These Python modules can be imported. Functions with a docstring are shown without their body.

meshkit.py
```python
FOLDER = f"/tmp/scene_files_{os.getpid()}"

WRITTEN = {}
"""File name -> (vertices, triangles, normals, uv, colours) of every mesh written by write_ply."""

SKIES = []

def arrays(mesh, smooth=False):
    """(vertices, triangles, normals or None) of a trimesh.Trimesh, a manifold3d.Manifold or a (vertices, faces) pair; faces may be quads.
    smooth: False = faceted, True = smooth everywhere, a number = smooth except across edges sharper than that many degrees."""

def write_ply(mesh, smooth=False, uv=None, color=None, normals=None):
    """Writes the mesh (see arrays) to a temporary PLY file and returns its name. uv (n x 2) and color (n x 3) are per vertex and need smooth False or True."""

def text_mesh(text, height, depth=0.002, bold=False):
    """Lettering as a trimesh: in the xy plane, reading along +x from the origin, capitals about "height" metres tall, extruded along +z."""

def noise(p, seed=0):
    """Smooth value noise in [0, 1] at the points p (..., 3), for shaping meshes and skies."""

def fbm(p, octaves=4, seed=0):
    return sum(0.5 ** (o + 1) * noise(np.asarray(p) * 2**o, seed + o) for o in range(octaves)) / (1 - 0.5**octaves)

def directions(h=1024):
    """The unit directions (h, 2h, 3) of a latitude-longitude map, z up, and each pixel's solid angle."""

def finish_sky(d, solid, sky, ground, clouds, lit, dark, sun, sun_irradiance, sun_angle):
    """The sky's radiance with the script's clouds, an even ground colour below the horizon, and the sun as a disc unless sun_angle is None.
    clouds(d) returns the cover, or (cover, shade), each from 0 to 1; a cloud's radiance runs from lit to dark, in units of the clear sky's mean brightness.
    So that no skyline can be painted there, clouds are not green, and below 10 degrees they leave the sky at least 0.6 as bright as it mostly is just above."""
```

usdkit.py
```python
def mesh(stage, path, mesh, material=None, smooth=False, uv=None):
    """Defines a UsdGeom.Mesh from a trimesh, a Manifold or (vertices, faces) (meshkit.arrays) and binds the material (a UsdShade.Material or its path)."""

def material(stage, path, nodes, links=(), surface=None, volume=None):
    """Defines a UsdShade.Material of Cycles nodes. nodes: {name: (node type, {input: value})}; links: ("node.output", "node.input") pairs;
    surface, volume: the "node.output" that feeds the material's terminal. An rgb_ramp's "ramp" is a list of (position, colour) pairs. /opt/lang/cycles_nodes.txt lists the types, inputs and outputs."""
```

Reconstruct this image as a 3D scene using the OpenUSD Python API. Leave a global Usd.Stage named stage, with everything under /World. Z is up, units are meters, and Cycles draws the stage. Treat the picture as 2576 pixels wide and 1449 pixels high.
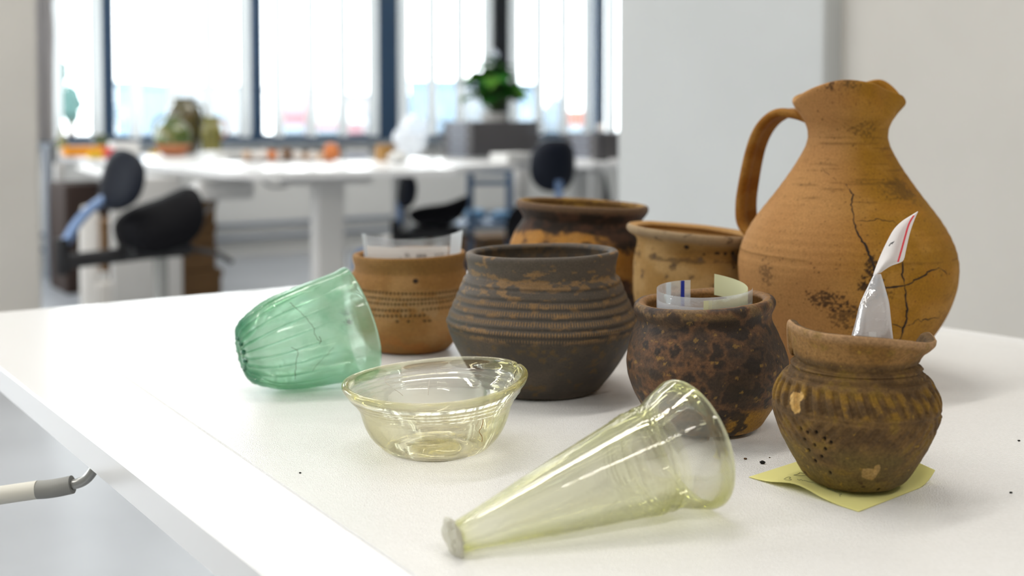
import math, random, numpy as np, trimesh, usdkit, meshkit
from pxr import Usd, UsdGeom, UsdLux, UsdShade, Sdf, Gf, Vt
from scipy.interpolate import PchipInterpolator
from scipy.ndimage import gaussian_filter1d
import manifold3d as m3
random.seed(7); rng = np.random.default_rng(7)
PI = math.pi
stage = Usd.Stage.CreateInMemory()
UsdGeom.SetStageUpAxis(stage, 'Z'); UsdGeom.SetStageMetersPerUnit(stage, 1.0)
UsdGeom.Xform.Define(stage, '/World'); UsdGeom.Scope.Define(stage, '/World/Looks')

# ------------------------------------------------------------------ camera, sky, lights, exposure
F, YH, PITCH, PW = 2900.0, 300.0, 0.045, 2576.0
PPY = YH + F * math.tan(PITCH)
TABLE_Z, FOAM = 0.74, 0.0015
FZ = TABLE_Z + FOAM                 # top of the foam sheet
CZ = FZ + 0.215                     # eye
cam = UsdGeom.Camera.Define(stage, '/World/camera')
cam.AddTranslateOp().Set((0, 0, CZ)); cam.AddRotateXOp().Set(90 - math.degrees(PITCH))
cam.CreateHorizontalApertureAttr(36.0); cam.CreateVerticalApertureAttr(36.0 * 1449 / 2576)
cam.CreateFocalLengthAttr(F * 36 / PW)
cam.CreateVerticalApertureOffsetAttr(-(724.5 - PPY) * 36 / PW)
cam.CreateFStopAttr(5.4); cam.CreateFocusDistanceAttr(0.74)
cam.CreateClippingRangeAttr((0.02, 2000.0)); cam.CreateExposureAttr(0.0)

SKY = 1.9
dome = UsdLux.DomeLight.Define(stage, '/World/sky')
dome.CreateColorAttr((0.93, 0.97, 1.0)); dome.CreateIntensityAttr(SKY)

ALPHA = math.radians(33.5)          # the room stands turned to the view by this much
RU = np.array([math.cos(ALPHA), math.sin(ALPHA)]); RW = np.array([-math.sin(ALPHA), math.cos(ALPHA)])
CEIL = 3.0
LAMP_AT = [(-1.6, -1.2), (-1.6, 1.2), (0.6, -1.2), (0.6, 1.2), (-1.6, 3.6), (0.6, 3.6), (2.8, 4.6), (5.0, 4.6), (2.8, 6.2)]
LAMP_WHERE = ['behind the viewer, left of the work table', 'left of the work table', 'behind the viewer, over the table foot', 'over the pottery on the work table', 'before the left wall end', 'between the work table and the rounded desk', 'over the rounded desk', 'at the far right end of the room', 'over the side desk near the windows']
LAMP_POWER = 29.0
def room(a, b, z=0.0): p = a * RU + b * RW; return np.array([p[0], p[1], z])
def lamp_light(k, a, b):
    l = UsdLux.RectLight.Define(stage, f'/World/lamp_glow_{k:03d}' if k else '/World/lamp_glow')
    l.CreateWidthAttr(1.4); l.CreateHeightAttr(0.16); l.CreateIntensityAttr(LAMP_POWER); l.CreateColorAttr((1.0, 0.955, 0.89))
    p = room(a, b, CEIL - 0.075); l.AddTranslateOp().Set(tuple(map(float, p))); l.AddRotateZOp().Set(math.degrees(ALPHA))
for k, (a, b) in enumerate(LAMP_AT): lamp_light(k, a, b)

# ------------------------------------------------------------------ pixel -> world, for reading sizes off the photograph
def ray(px, py):
    x, y = (px - PW / 2) / F, -(py - PPY) / F
    return np.array([x, math.cos(PITCH) + y * math.sin(PITCH), -math.sin(PITCH) + y * math.cos(PITCH)])
def W(px, py, Y):
    d = ray(px, py); return np.array([0, 0, CZ]) + d * (Y / d[1])
def at_z(px, py, z=FZ):
    d = ray(px, py); return np.array([0, 0, CZ]) + d * ((z - CZ) / d[2])
T = at_z

# ------------------------------------------------------------------ prims
used = {}
def fresh(parent, name):
    k = used.get((parent, name), -1) + 1; used[(parent, name)] = k
    return f'{parent}/{name}' if k == 0 else f'{parent}/{name}_{k:03d}'
def tag(prim, label=None, cat=None, group=None, kind=None):
    for k, v in (('label', label), ('category', cat), ('group', group), ('kind', kind)):
        if v: prim.SetCustomDataByKey(k, v)
    return prim
def path_of(p): return str(p.GetPath()) if hasattr(p, 'GetPath') else (p or '/World')
def obj(name, mesh, mat, parent=None, smooth=35, label=None, cat=None, group=None, kind=None, paint=None, extra=None):
    m = usdkit.mesh(stage, fresh(path_of(parent), name), mesh, mat, smooth=smooth)
    if paint is not None:
        UsdGeom.PrimvarsAPI(m).CreatePrimvar('paint', Sdf.ValueTypeNames.Color3fArray, 'vertex').Set(Vt.Vec3fArray.FromNumpy(np.ascontiguousarray(paint, np.float32)))
    m.GetPrim().GetAttribute('doubleSided') and m.CreateDoubleSidedAttr(True)
    return tag(m.GetPrim(), label, cat, group, kind)
def thing(name, label, cat, loc=(0, 0, 0), rotz=0.0, group=None, kind=None):
    x = UsdGeom.Xform.Define(stage, fresh('/World', name))
    x.AddTranslateOp().Set(tuple(map(float, loc))); x.AddRotateZOp().Set(math.degrees(rotz))
    return tag(x.GetPrim(), label, cat, group, kind)
def dup(root, loc, rotz, label, group=None):
    x = UsdGeom.Xform.Define(stage, fresh('/World', root.GetName().rstrip('0123456789').rstrip('_')))
    x.AddTranslateOp().Set(tuple(map(float, loc))); x.AddRotateZOp().Set(math.degrees(rotz))
    p = x.GetPrim(); p.GetReferences().AddInternalReference(root.GetPath()); p.SetInstanceable(True)
    return tag(p, label, root.GetCustomDataByKey('category'), group or root.GetCustomDataByKey('group'))

# ------------------------------------------------------------------ meshes
cat_ = trimesh.util.concatenate
def box(cx, cy, cz, sx, sy, sz, rz=0.0, bev=0.0):
    if bev:
        b = min(bev, 0.45 * min(sx, sy, sz)); pts = []
        for i in (-1, 1):
            for j in (-1, 1):
                for k in (-1, 1):
                    x, y, z = i * sx / 2, j * sy / 2, k * sz / 2
                    pts += [(x - i * b, y - j * b, z), (x - i * b, y, z - k * b), (x, y - j * b, z - k * b)]
        m = trimesh.convex.convex_hull(np.array(pts))
    else: m = trimesh.creation.box((sx, sy, sz))
    m.apply_transform(trimesh.transformations.rotation_matrix(rz, [0, 0, 1])); m.apply_translation((cx, cy, cz)); return m
def tube(pts, rad, sides=10, cap=True):
    p = np.asarray(pts, float); n = len(p); rad = np.broadcast_to(rad, (n,)) if np.ndim(rad) < 2 else rad
    t = np.gradient(p, axis=0); t /= np.linalg.norm(t, axis=1, keepdims=True) + 1e-12
    nrm = np.zeros_like(p); ref = np.array([0, 0, 1.0]) if abs(t[0, 2]) < 0.9 else np.array([1.0, 0, 0])
    a = np.cross(t[0], ref); a /= np.linalg.norm(a)
    for i in range(n):
        a = a - t[i] * (a @ t[i]); a /= np.linalg.norm(a) + 1e-12; nrm[i] = a
    bn = np.cross(t, nrm); an = np.arange(sides) * 2 * PI / sides
    v = p[:, None] + rad[:, None, None] * (np.cos(an)[None, :, None] * nrm[:, None] + np.sin(an)[None, :, None] * bn[:, None])
    v = v.reshape(-1, 3); i, j = np.meshgrid(np.arange(n - 1), np.arange(sides), indexing='ij')
    q = np.stack([i * sides + j, i * sides + (j + 1) % sides, (i + 1) * sides + (j + 1) % sides, (i + 1) * sides + j], -1).reshape(-1, 4)
    f = np.vstack([q[:, [0, 1, 2]], q[:, [0, 2, 3]]])
    if cap:
        v = np.vstack([v, p[0], p[-1]]); c0, c1 = n * sides, n * sides + 1; k = np.arange(sides)
        f = np.vstack([f, np.stack([np.full(sides, c0), (k + 1) % sides, k], 1), np.stack([np.full(sides, c1), (n - 1) * sides + k, (n - 1) * sides + (k + 1) % sides], 1)])
    m = trimesh.Trimesh(v, f, process=False)
    if m.volume < 0: m.invert()
    return m
def cyl(p0, p1, r, sides=16): return tube([p0, p1], r, sides)
def prism(poly, z0, z1, bev=0.0):
    """poly: plan points (n, 2), counter-clockwise or not; a slab with a bevelled top and bottom edge."""
    from shapely.geometry import Polygon
    P = Polygon(poly); P = P if P.exterior.is_ccw else Polygon(list(poly)[::-1])
    if not bev: 
        m = trimesh.creation.extrude_polygon(P, z1 - z0, engine='earcut'); m.apply_translation((0, 0, z0)); return m
    out = np.array(P.exterior.coords)[:-1]; n = len(out)
    e = np.roll(out, -1, 0) - out; e /= np.linalg.norm(e, axis=1, keepdims=True); nm = np.stack([e[:, 1], -e[:, 0]], 1)
    vn = nm + np.roll(nm, 1, 0); vn /= np.maximum((vn * nm).sum(1, keepdims=True), 0.3)
    ins = out - vn * bev
    rings = [(ins, z0), (out, z0 + bev), (out, z1 - bev), (ins, z1)]
    v = np.vstack([np.c_[r, np.full(n, z)] for r, z in rings]); f = []
    for k in range(3):
        for i in range(n):
            j = (i + 1) % n; f += [(k * n + i, k * n + j, (k + 1) * n + j), (k * n + i, (k + 1) * n + j, (k + 1) * n + i)]
    import mapbox_earcut as me
    tri = me.triangulate_float64(ins, np.array([n], np.uint32)).reshape(-1, 3).astype(int)
    cr = np.cross(ins[tri[:, 1]] - ins[tri[:, 0]], ins[tri[:, 2]] - ins[tri[:, 0]]); tri[cr < 0] = tri[cr < 0][:, ::-1]
    f = np.vstack([np.array(f), tri + 3 * n, tri[:, ::-1]])
    return trimesh.Trimesh(v, f, process=False)
def grid_mesh(P):
    """P: (rows, cols, 3) -> one-sided sheet."""
    r, c = P.shape[:2]; i, j = np.meshgrid(np.arange(r - 1), np.arange(c - 1), indexing='ij')
    q = np.stack([i * c + j, i * c + j + 1, (i + 1) * c + j + 1, (i + 1) * c + j], -1).reshape(-1, 4)
    return P.reshape(-1, 3), np.vstack([q[:, [0, 1, 2]], q[:, [0, 2, 3]]])
def sheet(P, thick):
    """A sheet with real thickness from a grid of points."""
    v, f = grid_mesh(P); m = trimesh.Trimesh(v, f, process=False); n = np.array(m.vertex_normals)
    r, c = P.shape[:2]; N = len(v); w = np.vstack([v + n * thick / 2, v - n * thick / 2])
    edge = np.concatenate([np.arange(c), np.arange(1, r) * c + c - 1, (r - 1) * c + np.arange(c - 2, -1, -1), np.arange(r - 2, 0, -1) * c])
    nx = np.roll(edge, -1); side = np.vstack([np.stack([edge, edge + N, nx + N], 1), np.stack([edge, nx + N, nx], 1)])
    m = trimesh.Trimesh(w, np.vstack([f, f[:, ::-1] + N, side]), process=False)
    return m
def resample(pts, step, smooth=0.0):
    p = np.asarray(pts, float); s = np.r_[0, np.cumsum(np.linalg.norm(np.diff(p, axis=0), axis=1))]
    keep = np.r_[True, np.diff(s) > 1e-9]; p, s = p[keep], s[keep]
    n = max(4, int(s[-1] / step)); t = np.linspace(0, s[-1], n)
    q = np.stack([PchipInterpolator(s, p[:, k])(t) for k in range(p.shape[1])], 1)
    if smooth:
        e0, e1 = q[0].copy(), q[-1].copy(); q = gaussian_filter1d(q, smooth / step, axis=0, mode='nearest'); q[0], q[-1] = e0, e1
    return q
def lathe(prof, n):
    """prof (m, 2) of (r, z): from the axis at the outer base, up over the lip, down to the axis at the inner base. Returns V (m, n, 3), faces, theta."""
    m = len(prof); th = np.arange(n) * 2 * PI / n
    V = np.stack([prof[:, :1] * np.cos(th), prof[:, :1] * np.sin(th), np.broadcast_to(prof[:, 1:], (m, n))], -1)
    i, j = np.meshgrid(np.arange(m - 1), np.arange(n), indexing='ij')
    q = np.stack([i * n + j, i * n + (j + 1) % n, (i + 1) * n + (j + 1) % n, (i + 1) * n + j], -1).reshape(-1, 4)
    return V, np.vstack([q[:, [0, 1, 2]], q[:, [0, 2, 3]]]), th
def pnormal(prof):
    t = np.gradient(prof, axis=0); t /= np.linalg.norm(t, axis=1, keepdims=True) + 1e-12
    return np.stack([t[:, 1], -t[:, 0]], 1)          # outward for a profile that runs up the outside
def fbm(p, o=4, seed=0): return meshkit.fbm(np.asarray(p), o, seed)
def sm(a, b, x): t = np.clip((x - a) / (b - a), 0, 1); return t * t * (3 - 2 * t)
def mixc(c0, c1, f): f = np.asarray(f)[..., None]; return np.asarray(c0) * (1 - f) + np.asarray(c1) * f
def rotm(axis, ang): return trimesh.transformations.rotation_matrix(ang, axis)[:3, :3]
def srgb(r, g, b):
    c = np.array([r, g, b]) / 255.0; return tuple(np.where(c < 0.04045, c / 12.92, ((c + 0.055) / 1.055) ** 2.4))

# ------------------------------------------------------------------ materials
M = {}
def mat(name, color, rough=0.5, bump=0.0, bscale=200.0, var=0.0, vscale=4.0, **kw):
    nodes = {'p': ('principled_bsdf', {'base_color': color, 'roughness': rough, **kw})}; links = []
    if var or bump: nodes['tc'] = ('texture_coordinate', {})
    if var:
        nodes['n'] = ('noise_texture', {'scale': vscale, 'detail': 5.0}); nodes['r'] = ('rgb_ramp', {'ramp': [(0.3, tuple(np.array(color) * (1 - var))), (0.7, tuple(np.minimum(1, np.array(color) * (1 + var))))]})
        links += [('tc.object', 'n.vector'), ('n.fac', 'r.fac'), ('r.color', 'p.base_color')]
    if bump:
        nodes['bn'] = ('noise_texture', {'scale': bscale, 'detail': 4.0}); nodes['b'] = ('bump', {'strength': bump, 'distance': 0.001})
        links += [('tc.object', 'bn.vector'), ('bn.fac', 'b.height'), ('b.normal', 'p.normal')]
    M[name] = usdkit.material(stage, '/World/Looks/' + name, nodes, links, surface='p.BSDF'); return M[name]
def clay(name, rough=0.8, grain=900.0, contrast=0.35, bump=0.5, bdist=0.0006, spec=0.3):
    M[name] = usdkit.material(stage, '/World/Looks/' + name, {
        'a': ('attribute', {'attribute': 'paint'}), 'tc': ('texture_coordinate', {}),
        'n': ('noise_texture', {'scale': grain, 'detail': 4.0, 'roughness': 0.65}), 'r': ('rgb_ramp', {'ramp': [(0.25, (1 - contrast,) * 3), (0.5, (1, 1, 1)), (0.78, (1 + contrast,) * 3)]}),
        'mx': ('mix', {'mix_type': 'multiply', 'fac': 1.0}),
        'bn': ('noise_texture', {'scale': grain * 0.45, 'detail': 6.0, 'roughness': 0.7}), 'b': ('bump', {'strength': bump, 'distance': bdist}),
        'p': ('principled_bsdf', {'roughness': rough, 'specular_ior_level': spec})},
        [('tc.object', 'n.vector'), ('n.fac', 'r.fac'), ('a.color', 'mx.color1'), ('r.color', 'mx.color2'), ('mx.color', 'p.base_color'), ('tc.object', 'bn.vector'), ('bn.fac', 'b.height'), ('b.normal', 'p.normal')], surface='p.BSDF')
    return M[name]
def glass(name, absorb, density, bump=0.0, bscale=90.0, clear=0.66):
    """Old blown glass: tinted through its thickness; thin walls let most light straight through."""
    nodes = {'g': ('glass_bsdf', {'color': (1, 1, 1), 'roughness': 0.0, 'IOR': 1.5}), 't': ('transparent_bsdf', {'color': (1, 1, 1)}), 'gl': ('glossy_bsdf', {'color': (1, 1, 1), 'roughness': 0.02}), 'lw': ('layer_weight', {'blend': 0.5}), 'pw': ('math', {'math_type': 'power', 'value2': 4.0}), 'f': ('math', {'math_type': 'multiply_add', 'value2': 0.65, 'value3': 0.032}),
             'm1': ('mix_closure', {}), 'm2': ('mix_closure', {'fac': clear}), 'v': ('absorption_volume', {'color': absorb, 'density': density}),
             'tc': ('texture_coordinate', {}), 'n': ('noise_texture', {'scale': bscale, 'detail': 3.0}), 'b': ('bump', {'strength': bump, 'distance': 0.001})}
    M[name] = usdkit.material(stage, '/World/Looks/' + name, nodes, [('tc.object', 'n.vector'), ('n.fac', 'b.height'), ('b.normal', 'g.normal'), ('b.normal', 'gl.normal'), ('lw.facing', 'pw.value1'), ('pw.value', 'f.value1'),
        ('f.value', 'm1.fac'), ('t.BSDF', 'm1.closure1'), ('gl.BSDF', 'm1.closure2'), ('g.BSDF', 'm2.closure1'), ('m1.closure', 'm2.closure2')], surface='m2.closure', volume='v.volume'); return M[name]
def film(name, haze, hazecol=(0.9, 0.92, 0.95), gloss=0.12, rough=0.08):
    """Clear plastic film: mostly see-through, a little milky, glossy."""
    M[name] = usdkit.material(stage, '/World/Looks/' + name, {
        't': ('transparent_bsdf', {'color': (0.97, 0.98, 1.0)}), 'd': ('diffuse_bsdf', {'color': hazecol}), 'tr': ('translucent_bsdf', {'color': hazecol}), 'dm': ('mix_closure', {'fac': 0.5}),
        'g': ('glossy_bsdf', {'roughness': rough, 'color': (1, 1, 1)}), 'tc': ('texture_coordinate', {}), 'n': ('noise_texture', {'scale': 120.0, 'detail': 4.0}), 'b': ('bump', {'strength': 0.6, 'distance': 0.002}),
        'm1': ('mix_closure', {'fac': haze}), 'm2': ('mix_closure', {'fac': gloss})},
        [('d.BSDF', 'dm.closure1'), ('tr.BSDF', 'dm.closure2'), ('t.BSDF', 'm1.closure1'), ('dm.closure', 'm1.closure2'), ('m1.closure', 'm2.closure1'), ('g.BSDF', 'm2.closure2'), ('tc.object', 'n.vector'), ('n.fac', 'b.height'), ('b.normal', 'g.normal')], surface='m2.closure')
    return M[name]
def thin(name, color, through=0.4):
    """Paper, leaves, blind fabric: part of the light passes."""
    M[name] = usdkit.material(stage, '/World/Looks/' + name, {'d': ('diffuse_bsdf', {'color': color}), 't': ('translucent_bsdf', {'color': color}), 'm': ('mix_closure', {'fac': through})},
        [('d.BSDF', 'm.closure1'), ('t.BSDF', 'm.closure2')], surface='m.closure'); return M[name]

mat('plaster_white', (0.62, 0.62, 0.60), 0.9, bump=0.25, bscale=60, var=0.03, vscale=3)
mat('plaster_warm', (0.60, 0.575, 0.53), 0.9, bump=0.4, bscale=45, var=0.04, vscale=2.5)
mat('plaster_cool', (0.56, 0.575, 0.57), 0.9, bump=0.15, bscale=80, var=0.02, vscale=3)
mat('sill_wall', (0.74, 0.74, 0.72), 0.9); mat('ceiling_white', (0.8, 0.8, 0.78), 0.95)
mat('floor_vinyl', (0.42, 0.44, 0.47), 0.32, var=0.08, vscale=2.0)
mat('frame_navy', (0.030, 0.065, 0.125), 0.35)
mat('frame_black', (0.006, 0.008, 0.012), 0.4)
mat('sill_grey', (0.30, 0.34, 0.38), 0.5)
mat('laminate_white', (0.85, 0.85, 0.85), 0.22, bump=0.03, bscale=800)
mat('edge_white', (0.72, 0.71, 0.72), 0.45)
mat('metal_grey', (0.30, 0.33, 0.38), 0.45, metallic=0.3)
mat('metal_blue', (0.10, 0.16, 0.26), 0.4, metallic=0.3)
mat('metal_white', (0.66, 0.65, 0.63), 0.45)
mat('steel', (0.42, 0.42, 0.40), 0.3, metallic=0.8)
mat('grip_beige', (0.72, 0.70, 0.62), 0.5)
mat('grip_grey', (0.30, 0.30, 0.28), 0.5)
mat('black_vinyl', (0.004, 0.004, 0.006), 0.7, specular_ior_level=0.15)
mat('chair_blue_black', (0.006, 0.009, 0.018), 0.55, specular_ior_level=0.25)
mat('black_plastic', (0.006, 0.006, 0.008), 0.55)
mat('chrome_blue', (0.22, 0.33, 0.56), 0.35, metallic=0.4)
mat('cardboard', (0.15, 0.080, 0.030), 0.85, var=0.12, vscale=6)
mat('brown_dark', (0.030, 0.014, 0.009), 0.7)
mat('white_box', (0.75, 0.72, 0.68), 0.7)
mat('tray_grey', (0.17, 0.16, 0.165), 0.5)
mat('tray_light', (0.42, 0.46, 0.55), 0.4)
mat('sky_plastic', (0.16, 0.34, 0.55), 0.5)
mat('blue_plastic', (0.02, 0.12, 0.35), 0.4)
mat('pot_white', (0.72, 0.71, 0.68), 0.5)
mat('soil', (0.03, 0.02, 0.012), 0.95)
mat('stem_green', (0.05, 0.12, 0.02), 0.6)
mat('terracotta', (0.42, 0.15, 0.06), 0.6, var=0.2, vscale=18)
mat('orange_clay', (0.62, 0.20, 0.06), 0.7, var=0.15, vscale=30)
mat('sherd_brown', (0.20, 0.12, 0.075), 0.8, var=0.3, vscale=40)
mat('sherd_tan', (0.55, 0.38, 0.26), 0.8, var=0.2, vscale=40)
mat('sherd_white', (0.75, 0.70, 0.66), 0.5, var=0.1, vscale=40)
mat('wood_ochre', (0.38, 0.20, 0.05), 0.7)
thin('paper_orange', (0.85, 0.35, 0.05), 0.15); thin('paper_yellow', (0.85, 0.55, 0.06), 0.15); thin('paper_red', (0.75, 0.12, 0.12), 0.15)
thin('paper_white', (0.82, 0.82, 0.80), 0.2); thin('paper_blue', (0.15, 0.35, 0.65), 0.2)
thin('note_yellow', (0.93, 0.89, 0.38), 0.22); thin('label_yellow', (0.84, 0.84, 0.58), 0.3); thin('label_cream', (0.88, 0.83, 0.76), 0.5)
thin('blind_white', (0.95, 0.96, 0.96), 0.82); thin('curtain_grey', (0.50, 0.48, 0.48), 0.2)
mat('ink_black', (0.012, 0.012, 0.016), 0.6); mat('ink_grey', (0.25, 0.23, 0.22), 0.8); mat('ink_blue', (0.012, 0.03, 0.36), 0.5); mat('stripe_red', (0.72, 0.05, 0.07), 0.5)
mat('crack_dark', (0.022, 0.012, 0.007), 0.95); mat('crumb_brown', (0.10, 0.05, 0.02), 0.95); mat('crumb_black', (0.012, 0.011, 0.01), 0.95)
mat('pale_chip', (0.58, 0.40, 0.20), 0.9, bump=0.6, bscale=500, var=0.2, vscale=120)
mat('cable_black', (0.015, 0.015, 0.018), 0.5); mat('cable_grey', (0.22, 0.22, 0.22), 0.5)
film('film_clear', 0.22); film('film_label', 0.26, (0.88, 0.94, 1.0)); film('film_bag', 0.30, (0.93, 0.95, 1.0), 0.24, 0.10); film('film_crumple', 0.45, (0.88, 0.93, 0.98), 0.2, 0.15)
thin('film_edge_white', (0.88, 0.92, 0.95), 0.4)
glass('glass_lime', (0.76, 0.77, 0.26), 125.0, bump=0.12, bscale=60)
glass('glass_straw', (0.82, 0.77, 0.26), 110.0, bump=0.14, bscale=70)
# window pane: sunlight passes
M['pane'] = usdkit.material(stage, '/World/Looks/pane', {'t': ('transparent_bsdf', {'color': (0.97, 0.985, 0.98)}), 'g': ('glossy_bsdf', {'roughness': 0.0, 'color': (1, 1, 1)}), 'f': ('fresnel', {'IOR': 1.45}), 'm': ('mix_closure', {})},
    [('f.fac', 'm.fac'), ('t.BSDF', 'm.closure1'), ('g.BSDF', 'm.closure2')], surface='m.closure')
# weathered green glass: clear green with a milky, iridescent film in patches (painted weight in "paint": r = milk)
M['glass_green'] = usdkit.material(stage, '/World/Looks/glass_green', {
    'a': ('attribute', {'attribute': 'paint'}), 's': ('separate_color', {'color_type': 'rgb'}), 'tc': ('texture_coordinate', {}),
    'n': ('noise_texture', {'scale': 60.0, 'detail': 3.0}), 'b': ('bump', {'strength': 0.15, 'distance': 0.001}),
    'g': ('glass_bsdf', {'color': (0.95, 1.0, 0.97), 'roughness': 0.03, 'IOR': 1.45}), 'tp': ('transparent_bsdf', {'color': (1, 1, 1)}), 'gl': ('glossy_bsdf', {'roughness': 0.05, 'color': (1, 1, 1)}), 'lw': ('layer_weight', {'blend': 0.5}), 'pw': ('math', {'math_type': 'power', 'value2': 4.0}), 'f': ('math', {'math_type': 'multiply_add', 'value2': 0.75, 'value3': 0.045}), 'm1': ('mix_closure', {}), 'm2': ('mix_closure', {'fac': 0.7}),
    'n2': ('noise_texture', {'scale': 45.0, 'detail': 5.0}), 'r': ('rgb_ramp', {'ramp': [(0.35, (0.38, 0.66, 0.48)), (0.5, (0.56, 0.77, 0.62)), (0.68, (0.56, 0.79, 0.70))]}),
    'sme': ('mix', {'mix_type': 'mix', 'color2': (0.10, 0.12, 0.12)}), 'rib': ('mix', {'mix_type': 'mix', 'color2': (0.085, 0.34, 0.20)}), 'd': ('diffuse_bsdf', {}), 't': ('translucent_bsdf', {}), 'dm': ('mix_closure', {'fac': 0.6}), 'm': ('mix_closure', {}), 'v': ('absorption_volume', {'color': (0.30, 0.70, 0.42), 'density': 190.0})},
    [('a.color', 's.color'), ('tc.object', 'n.vector'), ('n.fac', 'b.height'), ('b.normal', 'g.normal'), ('b.normal', 'gl.normal'), ('tc.object', 'n2.vector'), ('n2.fac', 'r.fac'), ('s.g', 'rib.fac'), ('r.color', 'rib.color1'), ('s.b', 'sme.fac'), ('rib.color', 'sme.color1'), ('sme.color', 'd.color'), ('sme.color', 't.color'), ('d.BSDF', 'dm.closure1'), ('t.BSDF', 'dm.closure2'),
     ('lw.facing', 'pw.value1'), ('pw.value', 'f.value1'), ('f.value', 'm1.fac'), ('tp.BSDF', 'm1.closure1'), ('gl.BSDF', 'm1.closure2'), ('g.BSDF', 'm2.closure1'), ('m1.closure', 'm2.closure2'), ('s.r', 'm.fac'), ('m2.closure', 'm.closure1'), ('dm.closure', 'm.closure2')], surface='m.closure', volume='v.volume')
# foam sheet: fine closed cells that glint
M['foam'] = usdkit.material(stage, '/World/Looks/foam', {
    'tc': ('texture_coordinate', {}), 'v': ('voronoi_texture', {'scale': 1100.0, 'randomness': 1.0}), 'n': ('noise_texture', {'scale': 500.0, 'detail': 3.0}), 'n2': ('noise_texture', {'scale': 14.0, 'detail': 2.0}),
    'mp': ('mapping', {'scale': (2.0, 5.0, 1.0), 'rotation': (0, 0, -0.5)}), 'n3': ('noise_texture', {'scale': 3.0, 'detail': 3.0}),
    'r': ('rgb_ramp', {'ramp': [(0.3, (0.85, 0.845, 0.83)), (0.7, (0.91, 0.905, 0.895))]}), 'b': ('bump', {'strength': 0.5, 'distance': 0.0007}), 'b2': ('bump', {'strength': 0.3, 'distance': 0.006}),
    'p': ('principled_bsdf', {'roughness': 0.24, 'specular_ior_level': 0.6})},
    [('tc.object', 'v.vector'), ('tc.object', 'n.vector'), ('tc.object', 'mp.vector'), ('mp.vector', 'n3.vector'), ('n.fac', 'r.fac'), ('r.color', 'p.base_color'), ('v.distance', 'b.height'), ('n3.fac', 'b2.height'), ('b2.normal', 'b.normal'), ('b.normal', 'p.normal')], surface='p.BSDF')
def glaze(name, c1, c2, c3):
    M[name] = usdkit.material(stage, '/World/Looks/' + name, {'tc': ('texture_coordinate', {}), 'n': ('noise_texture', {'scale': 14.0, 'detail': 4.0}), 'r': ('rgb_ramp', {'ramp': [(0.32, c1), (0.5, c2), (0.68, c3)]}),
        'p': ('principled_bsdf', {'roughness': 0.12, 'coat_weight': 0.6, 'coat_roughness': 0.05})}, [('tc.object', 'n.vector'), ('n.fac', 'r.fac'), ('r.color', 'p.base_color')], surface='p.BSDF')
glaze('glaze_green', (0.03, 0.045, 0.008), (0.08, 0.12, 0.015), (0.15, 0.11, 0.02)); glaze('glaze_brown', (0.03, 0.02, 0.008), (0.08, 0.07, 0.02), (0.13, 0.08, 0.04)); glaze('glaze_olive', (0.14, 0.14, 0.025), (0.20, 0.18, 0.04), (0.22, 0.20, 0.06))
for nm, c in (('house_blue', (0.24, 0.34, 0.44)), ('house_pink', (0.5, 0.28, 0.31)), ('house_grey', (0.36, 0.38, 0.4)), ('house_white', (0.48, 0.48, 0.48)), ('house_red', (0.45, 0.18, 0.14)), ('sign_orange', (0.75, 0.20, 0.04)), ('roof_grey', (0.28, 0.34, 0.4)), ('glass_far', (0.30, 0.38, 0.45)), ('street', (0.36, 0.36, 0.36)), ('tree_far', (0.06, 0.13, 0.12)), ('bark_far', (0.12, 0.09, 0.07))): mat(nm, c, 0.8)
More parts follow.
